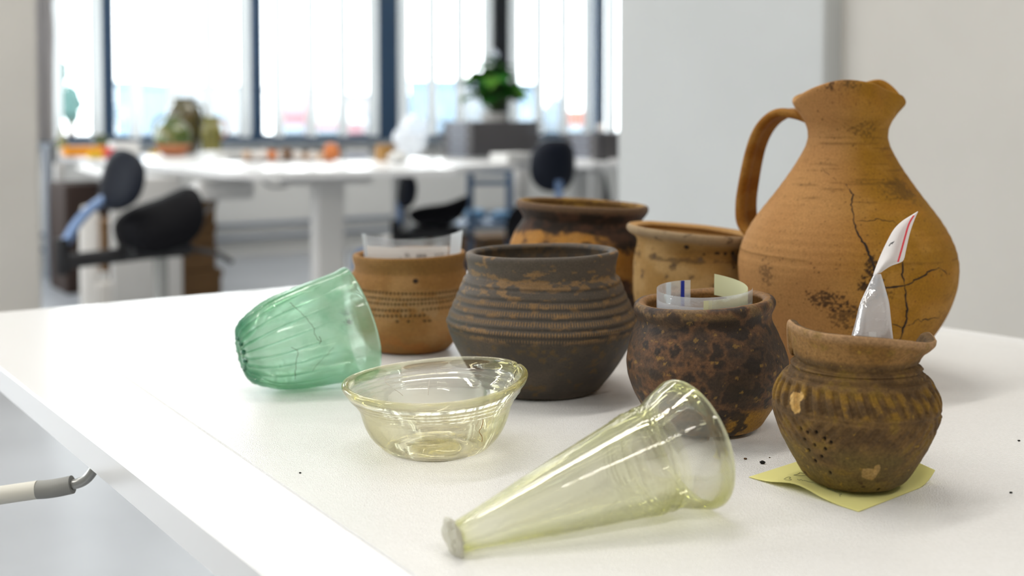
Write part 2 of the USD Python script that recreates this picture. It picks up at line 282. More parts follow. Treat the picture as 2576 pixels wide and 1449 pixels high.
thin('leaf_green', (0.035, 0.16, 0.03), 0.3); thin('leaf_light', (0.10, 0.26, 0.04), 0.35); thin('flower_white', (0.75, 0.80, 0.88), 0.4)

# ------------------------------------------------------------------ the room
def struct(name, mesh, m, parent=None, smooth=False, label=None): return obj(name, mesh, m, parent, smooth, kind=None if parent else 'structure', label=label)
def rbox(a0, a1, b0, b1, z0, z1, bev=0.0):
    c = room((a0 + a1) / 2, (b0 + b1) / 2); return box(c[0], c[1], (z0 + z1) / 2, a1 - a0, b1 - b0, z1 - z0, ALPHA, bev)
p0 = W(341, 300, 7.65); BW = float(p0[:2] @ RW)                       # inner face of the window wall
A0, A1, B0 = -3.2, 8.5, -3.5
SILL, HEAD = 0.80, 2.72
struct('floor', rbox(A0, A1, B0, BW + 0.3, -0.12, 0.0), M['floor_vinyl'], label='smooth grey vinyl floor')
struct('ceiling', rbox(A0, A1, B0, BW + 0.3, CEIL, CEIL + 0.15), M['ceiling_white'], label='white ceiling')
struct('wall_front', rbox(A0 - 0.25, A1 + 0.25, B0 - 0.25, B0, 0, CEIL), M['plaster_warm'], label='plain wall behind the viewer')
struct('wall_side', cat_([rbox(A0 - 0.25, A0, B0, BW, 0, 0.85), rbox(A0 - 0.25, A0, B0, BW, 2.75, CEIL), rbox(A0 - 0.25, A0, B0, 3.2, 0.85, 2.75), rbox(A0 - 0.25, A0, 5.5, BW, 0.85, 2.75)]), M['plaster_cool'], label='side wall with a wide window opening')
struct('wall_end', rbox(A1, A1 + 0.25, B0, BW, 0, CEIL), M['plaster_cool'], label='far end wall')
struct('wall_back', cat_([rbox(A0, A1, BW, BW + 0.25, 0, SILL - 0.03), rbox(A0, A1, BW, BW + 0.25, HEAD, CEIL)]), M['sill_wall'], label='low wall under the long row of windows')
# stub wall at the right with a flat pier on its far end, read from the photograph's edges
c2113 = W(2113, 300, 3.0); AR = float(c2113[:2] @ RU); BR = float(c2113[:2] @ RW)
def meet(px, fixed, value):                                            # where the view ray of column px meets a = value or b = value
    d = ray(px, 300)[:2]; return d * (value / (d @ (RU if fixed == 'a' else RW)))
near = meet(2070, 'b', BR); APIER = float(near @ RU); BPIER = float(meet(1553, 'a', APIER) @ RW)
struct('wall_right', rbox(AR, AR + 0.25, B0, BR, 0, CEIL), M['plaster_warm'], label='rough warm white plaster wall on the right')
struct('wall_pier', rbox(APIER, AR + 0.25, BR, BPIER, 0, CEIL, 0.006), M['plaster_cool'], label='smooth pale grey pier at the end of the plaster wall')
pl = W(97, 300, 4.6); AP = float(pl[:2] @ RU); BP = float(pl[:2] @ RW)
struct('wall_left', rbox(AP - 1.2, AP, BP, BP + 0.35, 0, CEIL, 0.012), M['plaster_warm'], label='warm white wall end at the left edge')
# window row: mullions read from the photograph
def a_of(px): return float(meet(px, 'b', BW) @ RU)
mull = [a_of(276) - (a_of(640) - a_of(276)) , a_of(276), a_of(640), a_of(976), a_of(1245), a_of(1518)]
step_a = (mull[-1] - mull[1]) / 4; mull = [mull[1] + step_a * (k - 1) for k in range(8)]
widths = [0.10, 0.085, 0.085, 0.15, 0.14, 0.075, 0.10, 0.10]
for k in range(7):
    x = thing(f'window_{k+1}', f'tall window pane in dark navy frame, bay {k+1} of the row', None, kind='structure')
    a0, a1 = mull[k], mull[k + 1]; wl = widths[k]
    dark = k in (3, 4)
    obj('frame', cat_([rbox(a0 - wl / 2, a0 + wl / 2, BW + 0.02, BW + 0.13, SILL, HEAD, 0.004)] + ([rbox(a0 + wl / 2, a0 + wl / 2 + 0.05, BW + 0.06, BW + 0.13, SILL, HEAD)] if dark else [])), M['frame_black'] if k == 4 else M['frame_navy'], x, smooth=False)
    obj('rail', cat_([rbox(a0 + wl / 2, a1 - widths[k + 1] / 2, BW + 0.04, BW + 0.12, SILL, SILL + 0.05, 0.004), rbox(a0 + wl / 2, a1 - widths[k + 1] / 2, BW + 0.04, BW + 0.12, HEAD - 0.06, HEAD, 0.004)]), M['frame_navy'], x, smooth=False)
    obj('pane', rbox(a0 + wl / 2, a1 - widths[k + 1] / 2, BW + 0.078, BW + 0.084, SILL + 0.05, HEAD - 0.06), M['pane'], x, smooth=False)
struct('trim_1', rbox(A0, A1, BW - 0.10, BW + 0.02, SILL - 0.03, SILL, 0.004), M['sill_grey'], label='grey window sill')
struct('trim_2', rbox(A0, A1, BW - 0.012, BW, 0, 0.09), M['plaster_white'], label='white skirting board under the windows')
# ceiling lamps
for k, (a, b) in enumerate(LAMP_AT):
    c = room(a, b); l = thing('ceiling_lamp', f'slim white linear ceiling lamp {LAMP_WHERE[k]}', 'ceiling lamp', (c[0], c[1], CEIL), ALPHA, 'linear lamps under the ceiling')
    obj('housing', cat_([box(0, 0, -0.03, 1.5, 0.22, 0.06), box(0, 0.105, -0.07, 1.5, 0.01, 0.03), box(0, -0.105, -0.07, 1.5, 0.01, 0.03)]), M['metal_white'], l, smooth=False)
# vertical blind: slats turned open
bl = thing('vertical_blind', 'white vertical blind slats hanging turned open in the windows', 'blind', (0, 0, 0))
BS = BW - 0.16
def a_bs(px): return float(meet(px, 'b', BS) @ RU)
slats = [341, 436, 526, 613, 698, 778, 855, 935, 1012, 1083, 1154, 1222, 1293, 1357, 1423, 1483, 1537]
aa = [a_bs(x) for x in slats]; sp = (aa[-1] - aa[0]) / 16; aa = [aa[0] + sp * k for k in range(-3, 22)]
for a in aa:
    c = room(a, BS); ang = math.atan2(c[1], c[0]) + PI / 2 - math.radians(52)
    s = np.linspace(-1, 1, 7); wv = 0.062
    P = np.zeros((2, 7, 3))
    for i, z in enumerate((SILL + 0.035, HEAD + 0.1)):
        P[i, :, 0] = c[0] + np.cos(ang) * s * wv - np.sin(ang) * 0.008 * (1 - s * s); P[i, :, 1] = c[1] + np.sin(ang) * s * wv + np.cos(ang) * 0.008 * (1 - s * s); P[i, :, 2] = z
    obj('slat', sheet(P, 0.0012), M['blind_white'], bl, smooth=True)
obj('head_rail', rbox(aa[0] - 0.1, aa[-1] + 0.1, BW - 0.19, BW - 0.13, HEAD + 0.09, HEAD + 0.14), M['metal_white'], bl, smooth=False)
# pipes along the low wall
pp = thing('heating_pipe', 'pair of grey heating pipes running low along the window wall', 'pipe')
for z in (0.13, 0.225):
    obj('pipe', tube([room(-1.5, BW - 0.045, z), room(8.0, BW - 0.045, z)], 0.016, 10), M['metal_grey'], pp)
for a in np.arange(-1.0, 8.0, 0.9): obj('bracket', rbox(a - 0.012, a + 0.012, BW - 0.075, BW - 0.002, 0.09, 0.25), M['metal_grey'], pp, smooth=False)

# ------------------------------------------------------------------ outside, across the street
struct('street', box(30, 60, -0.45, 260, 95, 0.1), M['street'], label='pale street outside the windows')
def house(name, label, px0, px1, ytop, D, m, roof=0.0, depth=6.0, rm='roof_grey'):
    q0, q1 = W(px0, 300, D), W(px1, 300, D); z1 = W(px0, ytop, D)[2]; w = q1[0] - q0[0]; cx = (q0[0] + q1[0]) / 2
    h = thing(name, label, 'building' if name != 'delivery_van' else 'van', (cx, D + depth / 2, -0.4))
    H = z1 + 0.4 - roof
    obj('wall', box(0, 0, H / 2, w, depth, H), M[m], h, smooth=False)
    if roof:
        v = np.array([(-w / 2 - .2, -depth / 2 - .2, H), (w / 2 + .2, -depth / 2 - .2, H), (w / 2 + .2, depth / 2 + .2, H), (-w / 2 - .2, depth / 2 + .2, H), (0, -depth / 2 - .2, H + roof), (0, depth / 2 + .2, H + roof)])
        obj('roof', trimesh.convex.convex_hull(v), M[rm], h, smooth=False)
    else: obj('roof', box(0, 0, H + 0.08, w + 0.2, depth + 0.2, 0.16), M[rm], h, smooth=False)
    n = max(1, int(w / 1.6))
    for k in range(n): obj('window', box(-w / 2 + (k + .5) * w / n, -depth / 2 - 0.02, H * 0.6, 0.8, 0.06, 0.6), M['glass_far'], h, smooth=False)
house('shed', 'pale blue flat shed seen through the second window', 292, 335, 214, 42, 'house_blue')
house('shed', 'long pale grey shed seen behind the glazed pots', 345, 600, 222, 58, 'house_grey')
house('shed', 'pink gabled shed seen through the third window', 705, 770, 218, 40, 'house_pink', 1.0, rm='house_pink')
house('shed', 'pink shed with white door side seen at the right of the third window', 786, 850, 262, 36, 'house_pink', 0.6, rm='house_white')
house('shed', 'low white shed seen left of the black window post', 872, 1020, 246, 46, 'house_white')
house('shed', 'blue roofed shed seen left of the potted plant', 1030, 1150, 212, 44, 'house_blue', rm='house_blue')
house('shed', 'light blue shed seen right of the potted plant', 1305, 1350, 222, 40, 'house_blue', rm='house_blue')
house('shed', 'white gabled shed seen right of the light blue shed', 1356, 1440, 240, 47, 'house_white', 1.2)
house('shed', 'small red brick shed seen at the far right of the windows', 1446, 1476, 292, 34, 'house_red', rm='house_red')
house('shed', 'grey flat shed seen behind the potted plant', 1160, 1300, 214, 52, 'house_grey')
g = thing('sign_post', 'tall orange sign panel on a post outside', 'sign', (*W(654, 300, 26)[:2], -0.4))
zt, zb = W(654, 190, 26)[2] + 0.4, W(654, 330, 26)[2] + 0.4
obj('panel', box(0, 0, (zt + zb) / 2, 0.10, 0.06, zt - zb), M['sign_orange'], g, smooth=False); obj('post', box(0, 0.06, zt / 2, 0.05, 0.05, zt), M['metal_grey'], g, smooth=False)
def far_tree(px, py, D, r, label):
    c = W(px, py, D); t = thing('tree', label, 'tree', (c[0], c[1], -0.4)); h = c[2] + 0.4
    m = trimesh.creation.icosphere(4, 1.0); v = np.array(m.vertices); n = fbm(v * 2.2 + px, 4, 3)[:, None]; v = v * (0.55 + 0.9 * n) * np.array([r, r, r * 1.6]); v[:, 2] += h
    obj('crown', (v, m.faces), M['tree_far'], t, smooth=True); obj('trunk', cyl((0, 0, 0), (0, 0, h), 0.12), M['bark_far'], t)
far_tree(178, 262, 36, 0.35, 'narrow dark tree seen beside the first window post'); far_tree(136, 190, 30, 0.32, 'green tree seen at the far left of the windows')

# ------------------------------------------------------------------ the table in front
A, B = T(-162, 799, TABLE_Z)[:2], T(1345, 670, TABLE_Z)[:2]
C = T(668, 1449, TABLE_Z)[:2]; dl = (C - A) / np.linalg.norm(C - A)
Dp = T(2576, 852, TABLE_Z)[:2]; dr = (Dp - B) / np.linalg.norm(Dp - B)
tab = thing('work_table', 'large white table carrying the pottery and glass, turned corner-on', 'table')
obj('tabletop', prism([A, A + dl * 1.75, B + dr * 1.75, B], TABLE_Z - 0.022, TABLE_Z, 0.0012), M['laminate_white'], tab, smooth=False)
for s_, e_ in ((0.3, 0.0), (1.35, 0.0)):
    m_ = (A + dl * s_ + B + dr * s_) / 2; c = np.array([m_[0], m_[1]]); 
    obj('leg', cat_([box(c[0], c[1], 0.39, 0.10, 0.07, 0.66, ALPHA), box(c[0], c[1], 0.02, 0.70, 0.08, 0.04, ALPHA), box(c[0], c[1], 0.708, 0.6, 0.06, 0.02, ALPHA)]), M['metal_white'], tab, smooth=False)
# crank of the table, folded out under the left edge
zc = TABLE_Z - 0.03
q = lambda px, py: at_z(px, py, TABLE_Z - 0.044)
Yc = float(at_z(231, 1184, TABLE_Z - 0.030)[1]); k_ = lambda px, py: W(px, py, Yc)
rod = resample([k_(300, 1160) + [0, .10, .012], k_(262, 1162) + [0, .05, .008], k_(238, 1176), k_(228, 1196), k_(210, 1212), k_(183, 1219)], 0.002, 0.004)
ch = obj('crank_rod', tube(rod, 0.0036, 14), M['steel'], tab, label='bent steel crank rod')
obj('crank_end', tube(resample([k_(182, 1219), k_(181, 1219.3), k_(95, 1232)], 0.002), 0.0064, 20), M['grip_grey'], tab, label='grey end of the crank handle')
obj('crank_grip', tube([k_(95, 1232), k_(40, 1240), k_(-160, 1269)], 0.0064, 20), M['grip_beige'], tab, label='beige crank grip')
# foam sheet
fa = [T(225, 890), T(1200, 745), T(2300, 868), T(2720, 960), T(2700, 1700), T(1560, 1760), T(700, 1210)]
fa = [A + dl * 0.16 + RU * 0.13, B + dr * 0.06 - RU * 0.04, B + dr * 1.4 - RU * 0.035, A + dl * 1.4 + RU * 0.16]
fa[0], fa[3] = T(225, 888, TABLE_Z)[:2], (T(225, 888, TABLE_Z) + (T(700, 1215, TABLE_Z) - T(225, 888, TABLE_Z)) * 2.6)[:2]
obj('foam_sheet', prism(fa, TABLE_Z, FZ), M['foam'], None, smooth=False, label='thin white packing foam sheet spread over the table under the pots', cat='foam sheet')

# ------------------------------------------------------------------ pots
def axis_depth(xc, ybase, rb_px):
    d = float(T(xc, ybase)[1]); 
    for _ in range(4): dd = d + rb_px / F * (d + 0.02)
    return dd
def pot_profile(xc, d, pts, thick, base_r_px, step, smooth=0.0008, zbase=FZ, inner_drop=None):
    """pts: (radius px, y px) from lip top down the silhouette; returns the closed profile and the index of the lip top."""
    out = [(r / F * d, max(W(xc, y, d)[2] - zbase, 0.0)) for r, y in pts][::-1]
    rb = base_r_px / F * d
    outer = [(1e-5, 0.0012), (rb * 0.6, 0.0006), (rb * 0.93, 0.0)] + [(r, z if z > 0.001 else 0.001) for r, z in out]
    lip_r, lip_z = out[-1]
    inner = [(lip_r - thick * 0.55, lip_z - thick * 0.05), (lip_r - thick, lip_z - thick * 0.5)]
    for r, z in out[::-1][1:]:
        if z < lip_z - thick * 0.9 and z > thick * 1.4: inner.append((max(r - thick, 0.004), z))
    inner += [(inner[-1][0] * 0.75, thick * 1.15), (1e-5, thick)]
    q = resample(outer + inner, step, smooth); i = int(np.argmax(q[:, 1])); q = np.vstack([q[:i + 8], q[i + 8:-1:3], q[-1:]])   # the inside needs fewer rows
    return q, i
clay('clay_orange', 0.82, 700, 0.30); clay('clay_dark', 0.62, 800, 0.30, 0.45, spec=0.4); clay('clay_soot', 0.75, 650, 0.5, 0.8); clay('clay_tan', 0.85, 700, 0.25); clay('clay_char', 0.6, 600, 0.5, 0.7, spec=0.35); clay('clay_jug', 0.8, 650, 0.28, 0.4); clay('clay_brown', 0.8, 550, 0.4, 0.7)

def sat(col, k, g=1.0):
    l = (col * np.array([.3, .59, .11])).sum(-1, keepdims=True); return np.clip(l + (col - l) * k, 0.002, 1) * g
def seen_pt(v, px, py, near=True):
    """the vertex of v (world) that lies under the photograph's pixel, nearest to (or farthest from) the eye"""
    w_ = v - np.array([0, 0, CZ]); fy = w_[:, 1] * math.cos(PITCH) - w_[:, 2] * math.sin(PITCH); up_ = w_[:, 1] * math.sin(PITCH) + w_[:, 2] * math.cos(PITCH)
    e = np.hypot(PW / 2 + F * w_[:, 0] / fy - px, PPY - F * up_ / fy - py); i = np.nonzero(e < max(4.0, e.min() + .5))[0]
    return v[i[np.argmin(fy[i]) if near else np.argmax(fy[i])]]
def seen_line(v, pts, step=5.0, near=True): return np.array([seen_pt(v, x, y, near) for x, y in resample(np.array(pts, float), step)])
def fin(V, F_, pos, R=None):
    v = V.reshape(-1, 3)
    if R is not None: v = v @ R.T
    return v
# --- dark corded bowl in the middle
xc = 1363; d = axis_depth(xc, 1005, 122)
q, il = pot_profile(xc, d, [(186, 629), (192, 633), (193, 640), (189, 655), (187, 672), (186, 685), (191, 692), (198, 697), (204, 712), (214, 736), (228, 768), (239, 795), (241, 805), (237, 823), (227, 850), (213, 878), (193, 912), (163, 951), (139, 976), (124, 992)], 0.0055, 120, 0.0009)
V, Fc, th = lathe(q, 760); nr = pnormal(q); S = q[:, 1][:, None]; TH = np.broadcast_to(th, V.shape[:2]); outm = (np.arange(len(q)) < il)[:, None]
zz = lambda y: W(xc, y, d)[2] - FZ
wob = 0.0008 * (fbm(np.stack([np.cos(TH) * 2, np.sin(TH) * 2, np.broadcast_to(S * 25, TH.shape)], -1), 3, 5) - 0.5)
disp = wob.copy(); cord = np.zeros_like(TH); groove = np.zeros_like(TH)
wav = 0.0006 * np.sin(TH * 3 + 1) 
for y0, amp in ((714, 0), (738, 1), (757, 1), (778, 1), (801, 1), (818, .7)):
    zc_ = zz(y0) + wav; band = np.exp(-((S - zc_) / 0.0020) ** 2)
    tooth = 0.5 + 0.5 * np.cos(TH * 210)
    cord = np.maximum(cord, amp * band * tooth); groove = np.maximum(groove, np.exp(-((S - zc_ - 0.0031) / 0.0011) ** 2))
disp = disp - 0.00055 * cord * outm - 0.0007 * groove * outm + 0.0006 * outm * np.exp(-((S - zz(804)) / 0.002) ** 2)
V = V + np.stack([nr[:, :1] * np.cos(TH) * disp, nr[:, :1] * np.sin(TH) * disp, nr[:, 1:] * disp], -1)
V[..., 2] += 0.0012 * np.cos(TH + 0.6) * sm(zz(700), zz(640), S)
P3 = V * 1.0
n1 = fbm(P3 * 45, 5, 11); n2 = fbm(P3 * 160, 4, 12); n3 = fbm(P3 * np.array([60, 60, 260]), 4, 13)
col = mixc((0.050, 0.040, 0.031), (0.080, 0.062, 0.046), sm(.35, .65, n1)); col = mixc(col, (0.105, 0.088, 0.072), 0.6 * sm(zz(820), zz(790), S) * outm)
ochre = np.array((0.25, 0.160, 0.085))
up = sm(zz(830), zz(812), S) * outm
col = mixc(col, ochre, 0.95 * up * sm(.25, .75, cord) * sm(.30, .50, n1 + 0.08))
n5 = fbm(P3 * np.array([130, 130, 260]) + 9, 5, 16)
zone = 0.13 * np.exp(-((S - zz(828)) / .0042) ** 2) + 0.10 * np.exp(-((S - zz(704)) / .0035) ** 2) + .05 * np.exp(-((S - zz(688)) / .003) ** 2) - .06 * np.exp(-((S - zz(655)) / .004) ** 2) - .02 * np.exp(-((S - zz(770)) / .008) ** 2)
wear = up * sm(.56, .66, n5 + zone)
wear = np.maximum(wear, outm * sm(.44, .52, n2) * np.exp(-(((TH - (PI + .76)) - .6 * (zz(665) - S) / .01 * .06) / .030) ** 2) * sm(zz(700), zz(672), S))
col = mixc(col, mixc((0.20, 0.125, 0.062), (0.30, 0.19, 0.10), n2), 0.85 * wear)
col = mixc(col, (0.12, 0.075, 0.025), outm * (1 - up) * 0.55 * sm(.55, .72, n2))
col = mixc(col, (0.14, 0.09, 0.045), (1 - outm) * 0.5 * sm(.45, .6, n2))
col = mixc(col, (0.02, 0.016, 0.013), 0.6 * groove * outm)
pc = np.array([T(xc, 900)[0] / T(xc, 900)[1] * d, d, FZ])
t = thing('carinated_bowl', 'dark grey-brown clay bowl with rows of cord impressions, in the middle of the table', 'bowl', pc)
obj('body', (V.reshape(-1, 3), Fc), M['clay_dark'], t, smooth=True, paint=sat(col, 1.25, .86).reshape(-1, 3))

# --- orange bowl with dotted bands, at the left
xc = 1031; d = axis_depth(xc, 891, 78)
q, il = pot_profile(xc, d, [(139, 634), (143, 639), (142, 650), (138, 664), (138, 674), (143, 681), (146, 690), (149, 715), (149, 745), (147, 775), (141, 805), (131, 830), (115, 855), (97, 877)], 0.0055, 84, 0.0009)
V, Fc, th = lathe(q, 640); nr = pnormal(q); S = q[:, 1][:, None]; TH = np.broadcast_to(th, V.shape[:2]); outm = (np.arange(len(q)) < il)[:, None]
zz = lambda y: W(xc, y, d)[2] - FZ
dots = np.zeros_like(TH)
for k, (y0, f0) in enumerate(((717, 98), (730, 104), (741, 100), (757, 92), (772, 84), (785, 70))):
    zc_ = zz(y0) + 0.0006 * np.sin(TH * 2 + k); ph = TH * f0 + 0.5 * np.sin(TH * 5 + k) + k
    vis = sm((.10, .10, .10, .22, .40, .58)[k], (.28, .28, .28, .42, .55, .66)[k], fbm(np.stack([np.cos(TH) * 4, np.sin(TH) * 4, np.full_like(TH, k * 3.0)], -1), 3, 21))
    dots = np.maximum(dots, np.exp(-((S - zc_) / 0.0011) ** 2) * sm(.1, .6, .5 + .5 * np.cos(ph)) * vis)
wob = 0.0011 * (fbm(V * 30, 3, 6) - .5)
disp = wob - 0.0011 * dots * outm
V = V + np.stack([nr[:, :1] * np.cos(TH) * disp, nr[:, :1] * np.sin(TH) * disp, nr[:, 1:] * disp], -1)
V[..., 2] += 0.0010 * np.cos(TH) * sm(zz(700), zz(640), S)
n1 = fbm(V * 28, 4, 31); n2 = fbm(V * 120, 4, 32)
col = mixc((0.31, 0.150, 0.040), (0.42, 0.230, 0.085), sm(.35, .65, n1)); col = mixc(col, (0.40, 0.145, 0.030), .6 * sm(zz(800), zz(850), S) * sm(.4, .6, n2))
col = mixc(col, (0.42, 0.28, 0.14), .5 * sm(zz(790), zz(770), S) * sm(zz(700), zz(730), S) * sm(.4, .6, n2)); col = mixc(col, (0.24, 0.125, 0.032), .6 * sm(zz(684), zz(670), S) * outm)
col = mixc(col, (0.055, 0.035, 0.012), .95 * sm(.25, .7, dots) * outm)
blot = np.exp(-(((TH - 4.90) / .05) ** 2 + ((S - zz(687)) / .0022) ** 2)); col = mixc(col, (0.03, 0.018, 0.012), sm(.25, .6, blot * (0.6 + .8 * n2)) * outm)
pb = np.array([T(xc, 880)[0] / T(xc, 880)[1] * d, d, FZ])
t = thing('dotted_bowl', 'orange-brown clay bowl with dotted bands and a bagged label standing in it', 'bowl', pb)
obj('body', (V.reshape(-1, 3), Fc), M['clay_orange'], t, smooth=True, paint=sat(col, 1.0, .84).reshape(-1, 3)); DB = d; XB = xc

# --- back pot, sooty with an orange patch
xc = 1465; d = axis_depth(xc, 850, 100)
q, il = pot_profile(xc, d, [(160, 509), (166, 513), (167, 520), (164, 528), (155, 540), (149, 550), (150, 556), (158, 566), (170, 585), (181, 608), (187, 640), (186, 680), (176, 725), (156, 772), (130, 812), (108, 838)], 0.006, 100, 0.0013, 0.0012)
V, Fc, th = lathe(q, 420); S = q[:, 1][:, None]; TH = np.broadcast_to(th, V.shape[:2]); outm = (np.arange(len(q)) < il)[:, None]; zz = lambda y: W(xc, y, d)[2] - FZ
V = V * (1 + 0.012 * (fbm(V * 35, 3, 8)[..., None] - .5)); V[..., 2] -= 0.0035 * np.cos(TH) * sm(zz(620), zz(520), S) * 0.9
n1 = fbm(V * 26, 5, 41); n2 = fbm(V * 90, 4, 42)
col = mixc((0.020, 0.013, 0.009), (0.060, 0.030, 0.018), sm(.4, .65, n2))
patch = sm(.44, .54, n1 + .20 * np.exp(-(((TH - 3.95) / .45) ** 2 + ((S - zz(590)) / .009) ** 2)) + .17 * np.exp(-(((TH - 5.6) / .4) ** 2 + ((S - zz(660)) / .03) ** 2)) - .12 * sm(zz(580), zz(560), S) - .10 * sm(zz(600), zz(640), S) * (np.cos(TH) < 0.2))
n6 = fbm(V * 55 + 3, 5, 43); patch = patch * sm(.36, .50, n6 + .06)
col = mixc(col, mixc((0.34, 0.16, 0.045), (0.36, 0.20, 0.08), n2), patch * outm * sm(zz(556), zz(566), S))
col = mixc(col, mixc((0.15, 0.085, 0.035), (0.25, 0.15, 0.05), sm(.4, .6, n2)), (1 - outm)); col = mixc(col, (0.12, 0.075, 0.045), sm(zz(530), zz(520), S) * outm * .8)
pd = np.array([(xc - 1288) / F * d, d, FZ])
t = thing('sooty_pot', 'blackened clay pot with orange patches and flared rim, farthest back on the table', 'pot', pd)
obj('body', (V.reshape(-1, 3), Fc), M['clay_soot'], t, smooth=True, paint=sat(col, 1.2).reshape(-1, 3))

# --- tan pot with everted rim, beside the jug
xc = 1742; d = axis_depth(xc, 905, 88)
q, il = pot_profile(xc, d, [(150, 577), (157, 574), (163, 578), (165, 585), (162, 592), (152, 599), (141, 607), (137, 617), (138, 626), (143, 640), (147, 675), (147, 720), (141, 770), (128, 815), (110, 852), (94, 882)], 0.0055, 88, 0.0012, 0.0010)
V, Fc, th = lathe(q, 460); S = q[:, 1][:, None]; TH = np.broadcast_to(th, V.shape[:2]); outm = (np.arange(len(q)) < il)[:, None]; zz = lambda y: W(xc, y, d)[2] - FZ
V = V * (1 + 0.010 * (fbm(V * 30, 3, 9)[..., None] - .5)); V[..., 2] -= 0.0047 * np.cos(TH) * sm(zz(700), zz(590), S)
n1 = fbm(V * 30, 4, 51); n2 = fbm(V * 130, 4, 52)
col = mixc((0.40, 0.235, 0.085), (0.52, 0.34, 0.155), sm(.35, .65, n1)); col = mixc(col, (0.34, 0.27, 0.19), sm(zz(606), zz(590), S) * outm * .7)
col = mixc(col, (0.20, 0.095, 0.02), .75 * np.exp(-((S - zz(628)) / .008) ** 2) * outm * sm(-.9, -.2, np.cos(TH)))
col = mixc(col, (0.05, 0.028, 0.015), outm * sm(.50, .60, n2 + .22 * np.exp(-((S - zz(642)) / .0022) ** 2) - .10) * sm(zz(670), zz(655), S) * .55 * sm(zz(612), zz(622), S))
for a_, y_, w_, h_ in ((4.47, 603, .055, .0016), (5.02, 613, .07, .0013), (5.18, 613, .05, .0015), (5.36, 612, .05, .002), (4.77, 617, .03, .001)):
    col = mixc(col, (0.010, 0.008, 0.006), outm * sm(.35, .6, np.exp(-(((TH - a_) / w_) ** 2 + ((S - zz(y_ + 6)) / h_ / 1.3) ** 2)) * (.55 + .9 * n2)))
col = mixc(col, mixc((0.46, 0.25, 0.09), (0.52, 0.32, 0.14), n2), (1 - outm)); col = mixc(col, (0.12, 0.08, 0.05), outm * .8 * sm(.64, .72, n2))
pe = np.array([(xc - 1288) / F * d, d, FZ])
t = thing('tan_pot', 'tan clay pot with thick everted rim, behind the ribbon label and left of the jug', 'pot', pe)
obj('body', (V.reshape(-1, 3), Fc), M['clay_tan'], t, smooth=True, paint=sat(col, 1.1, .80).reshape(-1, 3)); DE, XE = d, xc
c = pe + np.array([-0.012, 0.030, 0.075])
P = np.array([[(c[0] + s * 0.014 + 0.004 * tt, c[1] + 0.006 * tt + .002 * s * s, c[2] + tt * 0.034 - abs(s) * .012 * tt) for s in np.linspace(-1, 1, 6)] for tt in np.linspace(-1, 1, 6)])
obj('paper_scrap', sheet(P, 0.0004), M['paper_white'], None, label='scrap of white paper standing inside the tan pot', cat='paper')

# --- charred round pot with the curled label in it
xc = 1774; d = axis_depth(xc, 1099, 92)
q, il = pot_profile(xc, d, [(166, 751), (173, 753), (177, 759), (178, 768), (172, 783), (167, 795), (168, 805), (176, 822), (188, 848), (198, 878), (203, 906), (200, 934), (192, 962), (177, 996), (157, 1030), (130, 1064), (106, 1086)], 0.006, 98, 0.0009, 0.0010)
V, Fc, th = lathe(q, 680); S = q[:, 1][:, None]; TH = np.broadcast_to(th, V.shape[:2]); outm = (np.arange(len(q)) < il)[:, None]; zz = lambda y: W(xc, y, d)[2] - FZ
nb = fbm(V * 40, 3, 14)[..., None]; nf = fbm(V * 220, 3, 15)[..., None]
V = V * (1 + 0.022 * (nb - .5) + 0.006 * (nf - .5)); V[..., 2] = np.maximum(V[..., 2], 0) ; V[..., 0] += 0.0020 * sm(zz(800), zz(900), S); V[..., 2] += 0.0028 * np.cos(TH) * sm(zz(850), zz(770), S)
n1 = fbm(V * 32, 5, 61); n2 = fbm(V * 110, 5, 62); n3 = fbm(V * 300, 3, 63)
col = mixc((0.034, 0.022, 0.015), (0.075, 0.042, 0.023), sm(.35, .65, n2)); 
red = sm(.46, .58, n1 + .16 * np.exp(-(((TH - 4.3) / .5) ** 2 + ((S - zz(850)) / .012) ** 2)) + .12 * np.exp(-(((TH - 3.9) / .35) ** 2 + ((S - zz(960)) / .03) ** 2)))
col = mixc(col, mixc((0.10, 0.052, 0.028), (0.165, 0.085, 0.045), n3), .85 * red * outm * sm(.32, .60, n2 + .02))
col = mixc(col, mixc((0.24, 0.13, 0.035), (0.34, 0.19, 0.06), n2), outm * sm(.42, .56, n1 + .34 * np.exp(-(((TH - 5.35) / .50) ** 2 + ((S - zz(1062)) / .016) ** 2)) - .12) * sm(zz(985), zz(1010), S))
col = mixc(col, (0.012, 0.009, 0.007), outm * sm(.46, .58, n2 + .20 * np.exp(-(((TH - 4.95) / .4) ** 2 + ((S - zz(930)) / .020) ** 2)) + .14 * np.exp(-(((TH - 4.9) / .5) ** 2 + ((S - zz(795)) / .004) ** 2)) - .07) * .9)
col = mixc(col, (0.20, 0.13, 0.07), outm * sm(zz(785), zz(765), S) * sm(.48, .6, n2) * .6); col = mixc(col, (0.26, 0.16, 0.06), outm * sm(.69, .74, n3) * .6)
col = mixc(col, mixc((0.16, 0.08, 0.03), (0.26, 0.15, 0.07), n2), (1 - outm) * .9)
pf = np.array([(xc - 1288) / F * d, d, FZ])
t = thing('charred_pot', 'round charred brown clay pot with a curled label in its mouth', 'pot', pf)
obj('body', (V.reshape(-1, 3), Fc), M['clay_char'], t, smooth=True, paint=sat(col, 1.25).reshape(-1, 3)); DF, XF = d, xc

